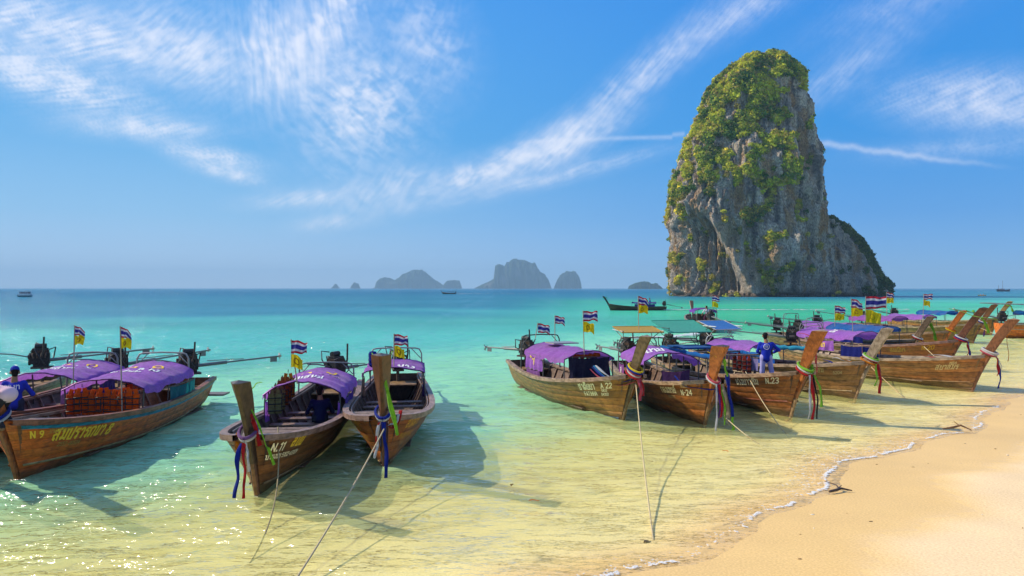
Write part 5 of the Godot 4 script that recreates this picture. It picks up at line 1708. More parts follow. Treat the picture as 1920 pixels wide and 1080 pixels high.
	ribbons(b9, "wide red ribbon with lime ones on the bare grey prow", [[red, 0.04], [lime, 0.1], [white, 0.07], [orange, -0.05]], [[lime, -0.08, 0.45, 0.08], [red, 0.04, 0.2, 0.15]],
		[[orange, 0.09, V(-0.5, 1.32, 3.95), V(-0.35, 1.15, 4.3), V(-0.1, 1.1, 4.6), V(0.02, 1.15, 4.75)], [blue, 0.09, V(-0.72, 1.22, 3.4), V(-0.6, 1.1, 3.7), V(-0.42, 1.06, 4.0)], [white, 0.07, V(-0.62, 1.28, 3.7), V(-0.5, 1.26, 3.9), V(-0.36, 1.2, 4.2)]])

	# the front boat on the right, its bow on the sand
	var b10 := {"seed": 10, "bow": V(16.85, 0.10, -25.5), "head": 0.46, "len": 8.4, "beam": 1.02, "bow_h": 1.18, "mid_h": 0.70, "stern_h": 0.9, "tone": Color(0.235, 0.125, 0.055), "worn": 0.75, "worn_col": Color(0.22, 0.17, 0.09), "rail": Color(0.46, 0.36, 0.26), "inner": Color(0.36, 0.24, 0.13), "rib": Color(0.48, 0.42, 0.34), "prow": Color(0.26, 0.11, 0.05), "cap": Color(0.5, 0.24, 0.12), "prow_h": 2.5, "prow_w": 0.15, "ribs": 12,
		"lines": [[0.30, 0.03, 0.5, 0.99, Color(0.50, 0.32, 0.15)]],
		"canopies": [{"t": 0.33, "len": 2.9, "w": 1.8, "h": 1.55, "arch": 0.22, "col": purple, "print": [["ขนาดยาว", 0.0, 0.2, 0.22, white], ["(", 0.5, -0.5, 0.25, gold]]}],
		"hoops": [{"t": 0.16, "h": 2.0, "w": 1.4}], "engine": {"yaw": 0.7, "pitch": 0.1, "len": 2.8},
		"curtains": [{"a": V(-0.93, 1.2, -0.55), "b": V(-0.93, 1.2, 0.45), "drop": 0.62, "col": navy, "folds": 0.012}, {"a": V(0.0, 1.2, 0.5), "b": V(-0.93, 1.2, 0.48), "drop": 0.5, "col": navy, "folds": 0.012}, {"a": V(-0.93, 1.35, -2.2), "b": V(-0.93, 1.35, -0.9), "drop": 0.45, "col": purple, "words": "มายา"}],
		"texts": [[-1.0, 0.90, 0.58, 0.17, "สยาสมร์", Color(0.62, 0.5, 0.25), 0.3, 0.9, 0.17], [-1.0, 0.92, 0.80, 0.10, "MBA", Color(0.6, 0.48, 0.24), 0.2, 0.9, 0.18]],
		"flags": [[0.0, 0.42, 1.5, 3.15, "TY", 0.40]]}
	make_boat("longtail_boat", "long brown boat with its bow on the sand and navy side cloths, nearest at right", b10)
	ribbons(b10, "red and white swag with a blue tail on the beached bow", [[white, 0.04], [rose, 0.0], [white, 0.09]], [[red, -0.03, 0.48, 0.12], [blue, 0.03, 0.02, 0.12], [white, 0.09, 0.5, 0.05]],
		[[red, 0.16, V(-0.78, 1.06, 2.9), V(-0.72, 0.98, 3.3), V(-0.55, 0.98, 3.7)], [white, 0.14, V(-0.74, 1.1, 3.1), V(-0.62, 1.08, 3.6), V(-0.35, 0.98, 4.2), V(0.0, 1.02, 4.75)], [red, 0.05, V(-0.3, 0.94, 4.2), V(-0.1, 0.98, 4.6), V(0.02, 1.06, 4.8)], [orange, 0.12, V(0.1, 2.42, 5.35), V(0.28, 2.0, 5.3), V(0.42, 1.4, 5.25), V(0.5, 0.98, 5.2)], [lime, 0.09, V(-0.1, 2.45, 5.2), V(-0.5, 2.62, 4.6), V(-0.95, 2.85, 4.0)]])

	# N.20 behind it
	var n20 := {"seed": 11, "bow": V(20.4, 0.08, -32.6), "head": 0.52, "len": 8.4, "beam": 1.0, "bow_h": 1.22, "mid_h": 0.66, "stern_h": 0.9, "tone": Color(0.19, 0.075, 0.028), "worn": 0.35, "rail": Color(0.36, 0.20, 0.17), "inner": Color(0.22, 0.10, 0.06), "rib": Color(0.5, 0.40, 0.36), "prow": Color(0.15, 0.055, 0.03), "cap": Color(0.08, 0.06, 0.06), "prow_h": 2.72, "prow_w": 0.15, "ribs": 10,
		"canopies": [{"t": 0.5, "len": 3.0, "w": 1.8, "h": 1.5, "arch": 0.2, "col": Color(0.012, 0.16, 0.52)}],
		"hoops": [{"t": 0.16, "h": 1.95, "w": 1.4}], "engine": {"yaw": 0.6, "pitch": 0.12, "len": 2.6},
		"curtains": [{"a": V(-0.92, 1.3, -1.0), "b": V(-0.92, 1.3, 0.6), "drop": 0.5, "col": navy}],
		"flags": [[0.2, 0.5, 1.6, 3.2, "TY", 0.72], [-0.6, 0.36, 1.5, 2.7, "TY", 0.42]],
		"texts": [[-1.0, 0.90, 0.72, 0.2, "N.20", Color(0.55, 0.28, 0.03), 0.0, 0.8, 0.2], [-1.0, 0.77, 0.52, 0.17, "สมเบิมร", Color(0.45, 0.26, 0.06), 0.0, 0.9, 0.17]]}
	make_boat("longtail_boat", "red brown boat N.20 with a dark prow and a big striped flag", n20)
	ribbons(n20, "lime streamers and a blue red tail on the dark prow of boat N.20", [[blue, 0.0], [white, 0.05], [red, -0.05]], [[blue, 0.05, 0.3, 0.12], [red, -0.04, 0.5, 0.10]],
		[[lime, 0.15, V(-0.16, 2.62, 5.15), V(0.0, 2.5, 5.4), V(0.16, 2.6, 5.3)], [lime, 0.16, V(0.1, 2.5, 5.4), V(0.6, 2.15, 5.5), V(1.2, 1.75, 5.4), V(1.5, 1.5, 5.3)]])

	var b12 := {"seed": 12, "bow": V(20.6, 0.05, -36.2), "head": 0.55, "len": 8.2, "beam": 1.0, "bow_h": 1.0, "mid_h": 0.70, "stern_h": 0.9, "tone": Color(0.17, 0.105, 0.045), "worn": 0.8, "worn_col": Color(0.17, 0.15, 0.07), "rail": Color(0.42, 0.31, 0.20), "prow": Color(0.24, 0.17, 0.11), "prow_h": 2.2, "prow_w": 0.15, "ribs": 8,
		"canopies": [{"t": 0.45, "len": 2.8, "w": 1.8, "h": 1.5, "arch": 0.2, "col": purple}], "engine": {"yaw": 0.7, "pitch": 0.1, "len": 2.8}, "hoops": [{"t": 0.15, "h": 2.1, "w": 1.4}],
		"curtains": [{"a": V(-0.92, 1.3, -1.0), "b": V(-0.92, 1.3, 0.8), "drop": 0.4, "col": dusk}]}
	make_boat("longtail_boat", "greenish brown boat behind boat N.20 with a weathered prow", b12)
	ribbons(b12, "long lime streamer on the weathered prow left of the orange one", [[red, 0.0], [white, 0.05]], [[rose, 0.05, 0.5, 0.12]], [[lime, 0.18, V(-0.15, 2.2, 4.95), V(0.1, 2.0, 5.15), V(0.5, 1.4, 5.2), V(0.9, 0.95, 5.1)]])

	var b13 := {"seed": 13, "bow": V(25.0, 0.05, -40.6), "head": 0.55, "len": 8.2, "beam": 1.0, "bow_h": 1.15, "mid_h": 0.75, "stern_h": 0.9, "tone": Color(0.24, 0.10, 0.035), "worn": 0.6, "rail": Color(0.42, 0.26, 0.15), "prow": Color(0.45, 0.13, 0.02), "prow_h": 2.35, "prow_w": 0.15, "ribs": 6,
		"canopies": [{"t": 0.55, "len": 2.8, "w": 1.8, "h": 1.75, "arch": 0.18, "col": Color(0.42, 0.13, 0.52)}], "engine": {"yaw": 0.9, "pitch": 0.14, "len": 3.0},
		"curtains": [{"a": V(-0.92, 1.4, -0.7), "b": V(-0.92, 1.4, 1.6), "drop": 0.5, "col": dusk}, {"a": V(-0.95, 1.36, 0.3), "b": V(-0.95, 1.36, 1.3), "drop": 0.35, "col": purple, "words": "นาย", "ink": Color(0.6, 0.5, 0.7)}],
		"flags": [[0.0, 0.62, 1.8, 3.4, "TY", 0.36], [0.4, 0.86, 1.2, 3.3, "TY", 0.36]]}
	make_boat("longtail_boat", "brown boat with the bright orange prow and a purple roof, far right group", b13)
	ribbons(b13, "yellow and lime ribbons at the foot of the bright orange prow", [[yellow, 0.0], [orange, 0.05]], [[yellow, -0.03, 0.4, 0.12], [lime, 0.05, 0.3, 0.08]], [])

	var b14 := {"seed": 14, "bow": V(31.0, 0.1, -46.8), "head": 0.5, "len": 8.2, "beam": 1.05, "bow_h": 1.25, "mid_h": 0.8, "stern_h": 0.9, "tone": Color(0.18, 0.12, 0.05), "worn": 0.6, "rail": Color(0.40, 0.30, 0.18), "prow": Color(0.20, 0.08, 0.04), "prow_h": 2.5, "prow_w": 0.2, "far": true,
		"canopies": [{"t": 0.5, "len": 2.6, "w": 1.8, "h": 1.5, "arch": 0.2, "col": purple}], "engine": {"yaw": 0.9, "pitch": 0.16, "len": 3.2}}
	make_boat("longtail_boat", "olive boat with a red brown prow half hidden by the prow of boat N.20", b14)
	ribbons(b14, "purple and yellow ribbons on the olive bow behind boat N.20", [[blue, 0.0], [white, 0.05]], [[Color(0.2, 0.05, 0.3), -0.3, 0.4, 0.12], [yellow, 0.15, 0.5, 0.1]], [])

	var b15 := {"seed": 15, "bow": V(37.9, 0.1, -55.0), "head": 0.45, "len": 8.4, "beam": 1.05, "bow_h": 1.25, "mid_h": 0.8, "stern_h": 0.9, "tone": Color(0.30, 0.14, 0.04), "worn": 0.4, "rail": Color(0.42, 0.3, 0.18), "prow": Color(0.45, 0.26, 0.11), "prow_h": 2.55, "prow_w": 0.2, "far": true,
		"canopies": [{"t": 0.5, "len": 2.6, "w": 1.8, "h": 1.5, "arch": 0.2, "col": Color(0.012, 0.16, 0.52)}], "engine": {"yaw": 0.9, "pitch": 0.2, "len": 3.4}}
	make_boat("longtail_boat", "boat with a pale tan prow at the right edge of the photo", b15)
	ribbons(b15, "lime ribbons on the pale tan prow", [[lime, 0.95]], [], [[lime, 0.22, V(0.1, 2.45, 5.3), V(0.5, 2.1, 5.5), V(0.75, 1.4, 5.5), V(0.7, 0.7, 5.4)], [yellow, 0.2, V(0.3, 1.3, 5.3), V(0.5, 0.9, 5.4), V(0.6, 0.6, 5.4)]])
	var b16 := {"seed": 16, "bow": V(47.5, 0.05, -50.0), "head": 1.35, "len": 11.0, "beam": 1.2, "bow_h": 1.3, "mid_h": 0.95, "stern_h": 1.0, "tone": Color(0.50, 0.16, 0.02), "worn": 0.05, "rail": Color(0.45, 0.42, 0.34), "prow": Color(0.4, 0.14, 0.03), "far": true,
		"lines": [[0.95, 0.14, 0.0, 0.99, Color(0.55, 0.22, 0.03)], [0.66, 0.07, 0.0, 0.99, Color(0.5, 0.45, 0.34)]],
		"canopies": [{"t": 0.42, "len": 6.5, "w": 2.0, "h": 1.75, "arch": 0.2, "col": Color(0.012, 0.20, 0.62)}], "engine": {"yaw": 0.2, "pitch": 0.2, "len": 3.4},
		"extras": [{"kind": "roll", "called": "roof_pole", "a": V(0.6, 2.5, -6.5), "b": V(0.6, 2.25, 3.0), "r": 0.05, "col": Color(0.5, 0.5, 0.5)}]}
	make_boat("longtail_boat", "bright orange hull with a blue roof cut off by the right edge", b16)

	# life jackets
	var oj := Color(1.0, 0.14, 0.01)
	for k in 9:
		var p := place(n9, V(-0.62 + k * 0.17, 1.17 + 0.03 * sin(k * 2.0), 1.22 - 0.02 * (k % 3)))
		life_jacket("%s orange life jacket from the left in the front row of boat N9" % ORD[k], p, 0.1 + 0.25 * sin(k * 1.9), oj * (0.85 + 0.1 * (k % 3)), 1.0, "orange life jackets in the row on boat N9")
	for k in 5:
		var p := place(n9, V(-0.72 + 0.03 * k, 1.28, -1.6 - 0.2 * k))
		life_jacket("%s orange life jacket from the bow on the far side of boat N9" % ORD[k], p, 1.3, oj, 0.9, "orange life jackets at the stern end of boat N9")
	var jc := [Color(0.30, 0.26, 0.10), Color(0.32, 0.28, 0.12), Color(0.38, 0.10, 0.03), Color(0.40, 0.12, 0.03), Color(0.62, 0.26, 0.02)]
	var jl := ["olive life jacket at the front post of boat N.11", "second olive life jacket from the front post of boat N.11", "brown red life jacket in the middle of the row on boat N.11", "brown red life jacket beside the bright orange one on boat N.11", "bright orange life jacket at the stern end of the row on boat N.11"]
	for k in 5:
		life_jacket(jl[k], place(n11, V(-0.66 + 0.02 * k, 1.22 + 0.06 * k, 0.55 - 0.24 * k)), 0.35, jc[k], 1.0, "life jackets in the row on boat N.11")
	for k in 3:
		life_jacket("%s dull red life jacket from the bow, hung on boat N.23" % ORD[k], place(n23, V(0.7, 1.3, 0.7 - 0.3 * k)), -0.5, Color(0.42, 0.05, 0.03), 0.9, "dull red life jackets on boat N.23")

	# mooring ropes
	var hemp := Color(0.52, 0.42, 0.24)
	rope("pale rope from the bow of boat N.11 into the shallows", place(n11, V(0.25, 1.06, 3.9)), V(-3.75, -0.35, -9.1), 0.25, Color(0.30, 0.24, 0.13), 0.012, V(0.25, 0, 0))
	rope("long pale rope from the bow-on boat to the bottom edge of the photo", place(b5, V(0.06, 0.95, 4.95)), V(-2.8, -0.15, -7.4), 0.12, Color(0.46, 0.37, 0.22), 0.016)
	rope("pale rope from the prow of boat A22 to the sand by the water's edge", place(a22, V(0.0, 1.05, 4.6)), V(2.1, -0.05, -10.3), 0.2, hemp, 0.014)
	rope("pale rope from the prow of boat N-24 into the shallows", place(n24, V(0.2, 0.3, 4.8)), V(6.2, -0.2, -16.6), 0.06, hemp, 0.013)
	rope("pale rope over the side of boat N.23 into the shallows", place(n23, V(-0.75, 1.12, 2.9)), V(7.2, -0.2, -18.0), 0.12, hemp, 0.013)
	rope("pale rope from the side of the front right boat into the water", place(b10, V(-0.95, 0.72, 0.5)), V(13.7, -0.2, -24.0), 0.04, Color(0.5, 0.34, 0.18), 0.014)
	rope("thin pale rope from the bow of boat N.20 down to the sand", place(n20, V(-0.6, 0.95, 3.4)), V(18.6, -0.1, -28.6), 0.05, hemp, 0.014)
	rope("thin rope from the olive bow behind boat N.20 to the water", place(b14, V(0, 1.0, 4.5)), V(30.5, -0.1, -38.5), 0.1, hemp, 0.014)

# ---------------------------------------------------------------- craft out on the bay
func wake(label: String, path: Array, w0: float, w1: float, seed_: int, n: int) -> void:
	var g := RandomNumberGenerator.new()
	g.seed = seed_
	var b := Buf.new()
	for k in n:
		var f := pow(g.randf(), 1.6)
		var q := f * (path.size() - 1)
		var i := mini(int(q), path.size() - 2)
		var p: Vector3 = (path[i] as Vector3).lerp(path[i + 1], q - i)
		var d: Vector3 = (path[i + 1] - path[i]).normalized()
		var s := Vector3(-d.z, 0, d.x)
		var w := lerpf(w0, w1, f)
		p += s * g.randfn() * w * 0.4 + Vector3(0, 0.035 + g.randf() * 0.05 * (1.0 - f), 0)
		var r := w * g.randf_range(0.12, 0.4)
		b.ball(p, Vector3(r * 1.6, minf(0.10, r * 0.25), r), Color(0.82, 0.85, 0.85), 5)
	var o := obj("wake_foam", b, M.foam)
	tag(o, label, "foam", "", "stuff")

func far_boats() -> void:
	var fm := mat(0.7, true, 0.3)
	fm.resource_name = "foam"
	fm.transparency = BaseMaterial3D.TRANSPARENCY_ALPHA
	fm.albedo_color = Color(0.95, 0.96, 0.96, 0.45)
	M.foam = fm
	var purple := Color(0.10, 0.05, 0.36)
	var run := {"seed": 21, "bow": V(16.6, 0, -116), "head": -PI / 2 + 0.05, "len": 9.2, "beam": 1.0, "bow_h": 1.1, "mid_h": 0.55, "stern_h": 0.6, "tone": Color(0.06, 0.04, 0.03), "worn": 0.2, "rail": Color(0.16, 0.09, 0.07), "prow": Color(0.04, 0.03, 0.03), "prow_h": 2.3, "far": true, "group": "boats under way on the bay",
		"canopies": [{"t": 0.40, "len": 3.8, "w": 1.6, "h": 1.25, "arch": 0.12, "col": purple}], "curtains": [{"a": V(0.8, 1.0, -2.6), "b": V(0.8, 1.0, 0.8), "drop": 0.5, "col": Color(0.07, 0.05, 0.26)}], "engine": {"yaw": 0.0, "pitch": -0.2, "len": 3.0}}
	make_boat("longtail_boat", "dark boat speeding left across the bay below the islands with a white wake", run)
	ribbons(run, "green ribbon on the prow of the speeding dark boat", [[Color(0.05, 0.4, 0.12), 0.9]], [], [[Color(0.1, 0.5, 0.15), 0.3, V(0, 2.2, 5.5), V(0.1, 1.9, 5.3), V(0.2, 1.7, 5.0)]])
	wake("white wake of the speeding dark boat running to the right", [V(25.5, 0, -116), V(32, 0, -117), V(46, 0, -118), V(68, 0, -119)], 0.5, 0.7, 3, 300)
	var away := {"seed": 22, "bow": V(17.4, 0, -66.5), "head": PI - 0.1, "len": 9.0, "beam": 1.1, "bow_h": 1.2, "mid_h": 0.75, "stern_h": 0.95, "tone": Color(0.14, 0.09, 0.05), "worn": 0.4, "rail": Color(0.40, 0.33, 0.24), "far": true, "group": "boats under way on the bay",
		"canopies": [{"t": 0.42, "len": 3.0, "w": 1.9, "h": 1.7, "arch": 0.2, "col": Color(0.22, 0.055, 0.50)}], "engine": {"yaw": 0.25, "pitch": -0.12, "len": 2.6}, "hoops": [{"t": 0.2, "h": 2.0, "w": 1.6}], "flags": [[-0.25, 0.06, 0.9, 3.1, "TY", 0.5]],
		"curtains": [{"a": V(0.75, 1.5, -2.2), "b": V(-0.75, 1.5, -2.2), "drop": 0.75, "col": Color(0.10, 0.055, 0.04), "folds": 0.08}, {"a": V(-0.3, 1.15, -4.6), "b": V(-0.75, 1.05, -4.6), "drop": 0.5, "col": Color(0.7, 0.52, 0.02)}]}
	make_boat("longtail_boat", "boat leaving stern first in view with flags, seen above the green shade", away)
	wake("white churned water behind the boat that is leaving", [V(15.6, 0.05, -56.6), V(14.2, 0, -54.5), V(12.0, 0, -52.5), V(9.0, 0, -51)], 0.3, 0.9, 5, 150)
	var tiny := {"seed": 23, "bow": V(-43.5, 0, -437), "head": -PI / 2 - 0.2, "len": 8.5, "beam": 1.0, "bow_h": 1.2, "mid_h": 0.6, "stern_h": 0.7, "tone": Color(0.04, 0.03, 0.03), "worn": 0.1, "far": true, "group": "boats under way on the bay", "prow_h": 2.6,
		"canopies": [{"t": 0.42, "len": 3.6, "w": 1.6, "h": 1.4, "arch": 0.1, "col": Color(0.06, 0.06, 0.12)}], "engine": {"yaw": 0.0, "pitch": -0.2, "len": 3.0}}
	make_boat("longtail_boat", "tiny dark boat far out, left of the largest island", tiny)
	wake("thin white wake of the tiny dark boat far out", [V(-34, 0, -437), V(-20, 0, -438), V(10, 0, -440)], 1.0, 1.2, 8, 90)
	# white motor boat on the left
	var r := thing("motor_boat", "white cabin motor boat far out near the left edge", "boat", V(-204, 0, -291), -1.45)
	r.rotation.y = 1.35
	var b := Buf.new()
	var rows := []
	for k in 13:
		var t := k / 12.0
		var w := 1.25 * sqrt(maxf(0.0, 1.0 - pow(t, 3.0))) + 0.03
		var z := -3.3 + 6.6 * t
		rows.append([V(-w, 1.05 + 0.35 * t * t, z), V(-w * 0.8, 0.25, z), V(0, -0.3, z), V(w * 0.8, 0.25, z), V(w, 1.05 + 0.35 * t * t, z)])
	var cols := []
	for k in 13:
		cols.append([Color(0.7, 0.7, 0.7), Color(0.02, 0.13, 0.17), Color(0.02, 0.1, 0.14), Color(0.02, 0.13, 0.17), Color(0.7, 0.7, 0.7)])
	b.sheet(rows, cols)
	b.face(rows[0][0], rows[0][1], rows[0][3], rows[0][4], Color(0.6, 0.6, 0.6))
	obj("hull", b, M.paint, r)
	b = Buf.new()
	b.box(V(0, 1.1, 0.2), V(2.2, 0.1, 5.6), Color(0.66, 0.66, 0.64))
	obj("deck", b, M.paint, r)
	b = Buf.new()
	b.box(V(0, 2.55, -0.4), V(2.3, 0.12, 4.6), Color(0.72, 0.72, 0.70))
	obj("cabin_roof", b, M.paint, r)
	for s in [-1.0, 1.0]:
		for k in 6:
			b = Buf.new()
			b.box(V(s * 1.0, 1.82, -2.5 + k * 0.85), V(0.08, 1.4, 0.1), Color(0.7, 0.7, 0.7))
			obj("cabin_post", b, M.paint, r)
	for k in 5:
		b = Buf.new()
		b.box(V(0, 1.7, -2.1 + k * 0.85), V(1.7, 0.8, 0.4), Color(0.13, 0.11, 0.12))
		obj("seat", b, M.paint, r)
	# dark two-masted boat at anchor on the right
	r = thing("sailing_boat", "dark wooden boat with bare masts at anchor on the right horizon", "boat", V(523, 0, -738), 1.3)
	b = Buf.new()
	rows = []
	cols = []
	for k in 13:
		var t := k / 12.0
		var w := 2.2 * sqrt(maxf(0.0, 1.0 - pow(absf(2.0 * t - 0.9) / 1.1, 3.0))) + 0.05
		var z := -6.0 + 12.0 * t
		var h := 1.6 + 1.1 * pow(2.0 * t - 1.0, 2.0)
		rows.append([V(-w, h, z), V(-w * 0.85, 0.4, z), V(0, -0.6, z), V(w * 0.85, 0.4, z), V(w, h, z)])
	b.sheet(rows, Color(0.025, 0.02, 0.04))
	obj("hull", b, M.paint, r)
	b = Buf.new()
	b.box(V(0, 2.3, -1.5), V(2.6, 1.3, 4.5), Color(0.25, 0.2, 0.22))
	obj("deck_house", b, M.paint, r)
	for q in [[-4.6, 6.5], [-0.8, 11.5]]:
		b = Buf.new()
		b.tube([V(0, 1.5, q[0]), V(0, q[1], q[0])], 0.16, 6, Color(0.16, 0.13, 0.14))
		obj("mast", b, M.paint, r)
	# kayak with two paddlers' seats
	r = thing("kayak", "small orange kayak on the blue water at right, left of the dark masted boat", "kayak", V(225, 0, -332), 1.5)
	b = Buf.new()
	rows = []
	for k in 11:
		var t := k / 10.0
		var w := 0.42 * sin(PI * clampf(t, 0.02, 0.98))
		var z := -1.9 + 3.8 * t
		rows.append([V(-w, 0.3 + 0.25 * pow(2.0 * t - 1.0, 4.0), z), V(-w * 0.7, 0.0, z), V(w * 0.7, 0.0, z), V(w, 0.3 + 0.25 * pow(2.0 * t - 1.0, 4.0), z), V(0, 0.36, z)])
	b.sheet(rows, Color(0.62, 0.26, 0.04), true)
	obj("hull", b, M.paint, r)
	for z in [-0.6, 0.6]:
		b = Buf.new()
		b.box(V(0, 0.55, z), V(0.4, 0.45, 0.12), Color(0.4, 0.2, 0.12))
		obj("seat_back", b, M.paint, r)

# ---------------------------------------------------------------- people: one smooth skin drawn over a skeleton
# bone: [from, to, radius, radius, colour]
func skin(b: Buf, bones: Array, cell: float, k := 0.035) -> void:
	var lo := Vector3.ONE * 1e9
	var hi := -lo
	for e in bones:
		var r: float = maxf(e[2], e[3]) + cell * 3.0
		for q in [e[0], e[1]]:
			lo = lo.min(q - Vector3.ONE * r)
			hi = hi.max(q + Vector3.ONE * r)
	var nx := int((hi.x - lo.x) / cell) + 2
	var ny := int((hi.y - lo.y) / cell) + 2
	var nz := int((hi.z - lo.z) / cell) + 2
	var f := PackedFloat32Array()
	f.resize(nx * ny * nz)
	f.fill(1.0)
	for e in bones:
		var a: Vector3 = e[0]
		var ab: Vector3 = e[1] - e[0]
		var ll := maxf(ab.length_squared(), 1e-9)
		var r: float = maxf(e[2], e[3]) + k + cell * 2.0
		var l2: Vector3 = ((a.min(e[1]) - Vector3.ONE * r - lo) / cell).floor()
		var h2: Vector3 = ((a.max(e[1]) + Vector3.ONE * r - lo) / cell).ceil()
		for z in range(maxi(0, int(l2.z)), mini(nz, int(h2.z) + 1)):
			for y in range(maxi(0, int(l2.y)), mini(ny, int(h2.y) + 1)):
				var at := (z * ny + y) * nx
				for x in range(maxi(0, int(l2.x)), mini(nx, int(h2.x) + 1)):
					var p := lo + Vector3(x, y, z) * cell
					var t := clampf((p - a).dot(ab) / ll, 0.0, 1.0)
					var d := p.distance_to(a + ab * t) - lerpf(e[2], e[3], t)
					var o := f[at + x]
					var h := maxf(k - absf(o - d), 0.0) / k
					f[at + x] = minf(o, d) - h * h * k * 0.25
	var ids := {}
	for z in nz - 1:
		for y in ny - 1:
			for x in nx - 1:
				var i0 := (z * ny + y) * nx + x
				var n := 0
				var sum := Vector3.ZERO
				var inside := 0
				var v := [f[i0], f[i0 + 1], f[i0 + nx], f[i0 + nx + 1], f[i0 + nx * ny], f[i0 + nx * ny + 1], f[i0 + nx * ny + nx], f[i0 + nx * ny + nx + 1]]
				for q in 8:
					inside += int(v[q] < 0.0)
				if inside == 0 or inside == 8:
					continue
				for q in [[0, 1], [2, 3], [4, 5], [6, 7], [0, 2], [1, 3], [4, 6], [5, 7], [0, 4], [1, 5], [2, 6], [3, 7]]:
					var va: float = v[q[0]]
					var vb: float = v[q[1]]
					if (va < 0.0) != (vb < 0.0):
						var t := va / (va - vb)
						var pa := Vector3(q[0] & 1, (q[0] >> 1) & 1, q[0] >> 2)
						var pb := Vector3(q[1] & 1, (q[1] >> 1) & 1, q[1] >> 2)
						sum += pa.lerp(pb, t)
						n += 1
				var p := lo + (Vector3(x, y, z) + sum / n) * cell
				var best := 1e9
				var col := Color.WHITE
				for e in bones:
					var a: Vector3 = e[0]
					var ab: Vector3 = e[1] - e[0]
					var t := clampf((p - a).dot(ab) / maxf(ab.length_squared(), 1e-9), 0.0, 1.0)
					var d := p.distance_to(a + ab * t) - lerpf(e[2], e[3], t)
					if d < best:
						best = d
						col = e[4]
				ids[i0] = b.p(p, col)
	for z in range(1, nz - 1):
		for y in range(1, ny - 1):
			for x in range(1, nx - 1):
				var i0 := (z * ny + y) * nx + x
				var s := f[i0] < 0.0
				for q in [[1, nx, nx * ny], [nx, nx * ny, 1], [nx * ny, 1, nx]]:
					if s != (f[i0 + q[0]] < 0.0):
						var a: int = ids[i0]
						var c: int = ids[i0 - q[1]]
						var d: int = ids[i0 - q[1] - q[2]]
						var e: int = ids[i0 - q[2]]
						if s:
							b.quad(a, e, d, c)
						else:
							b.quad(a, c, d, e)

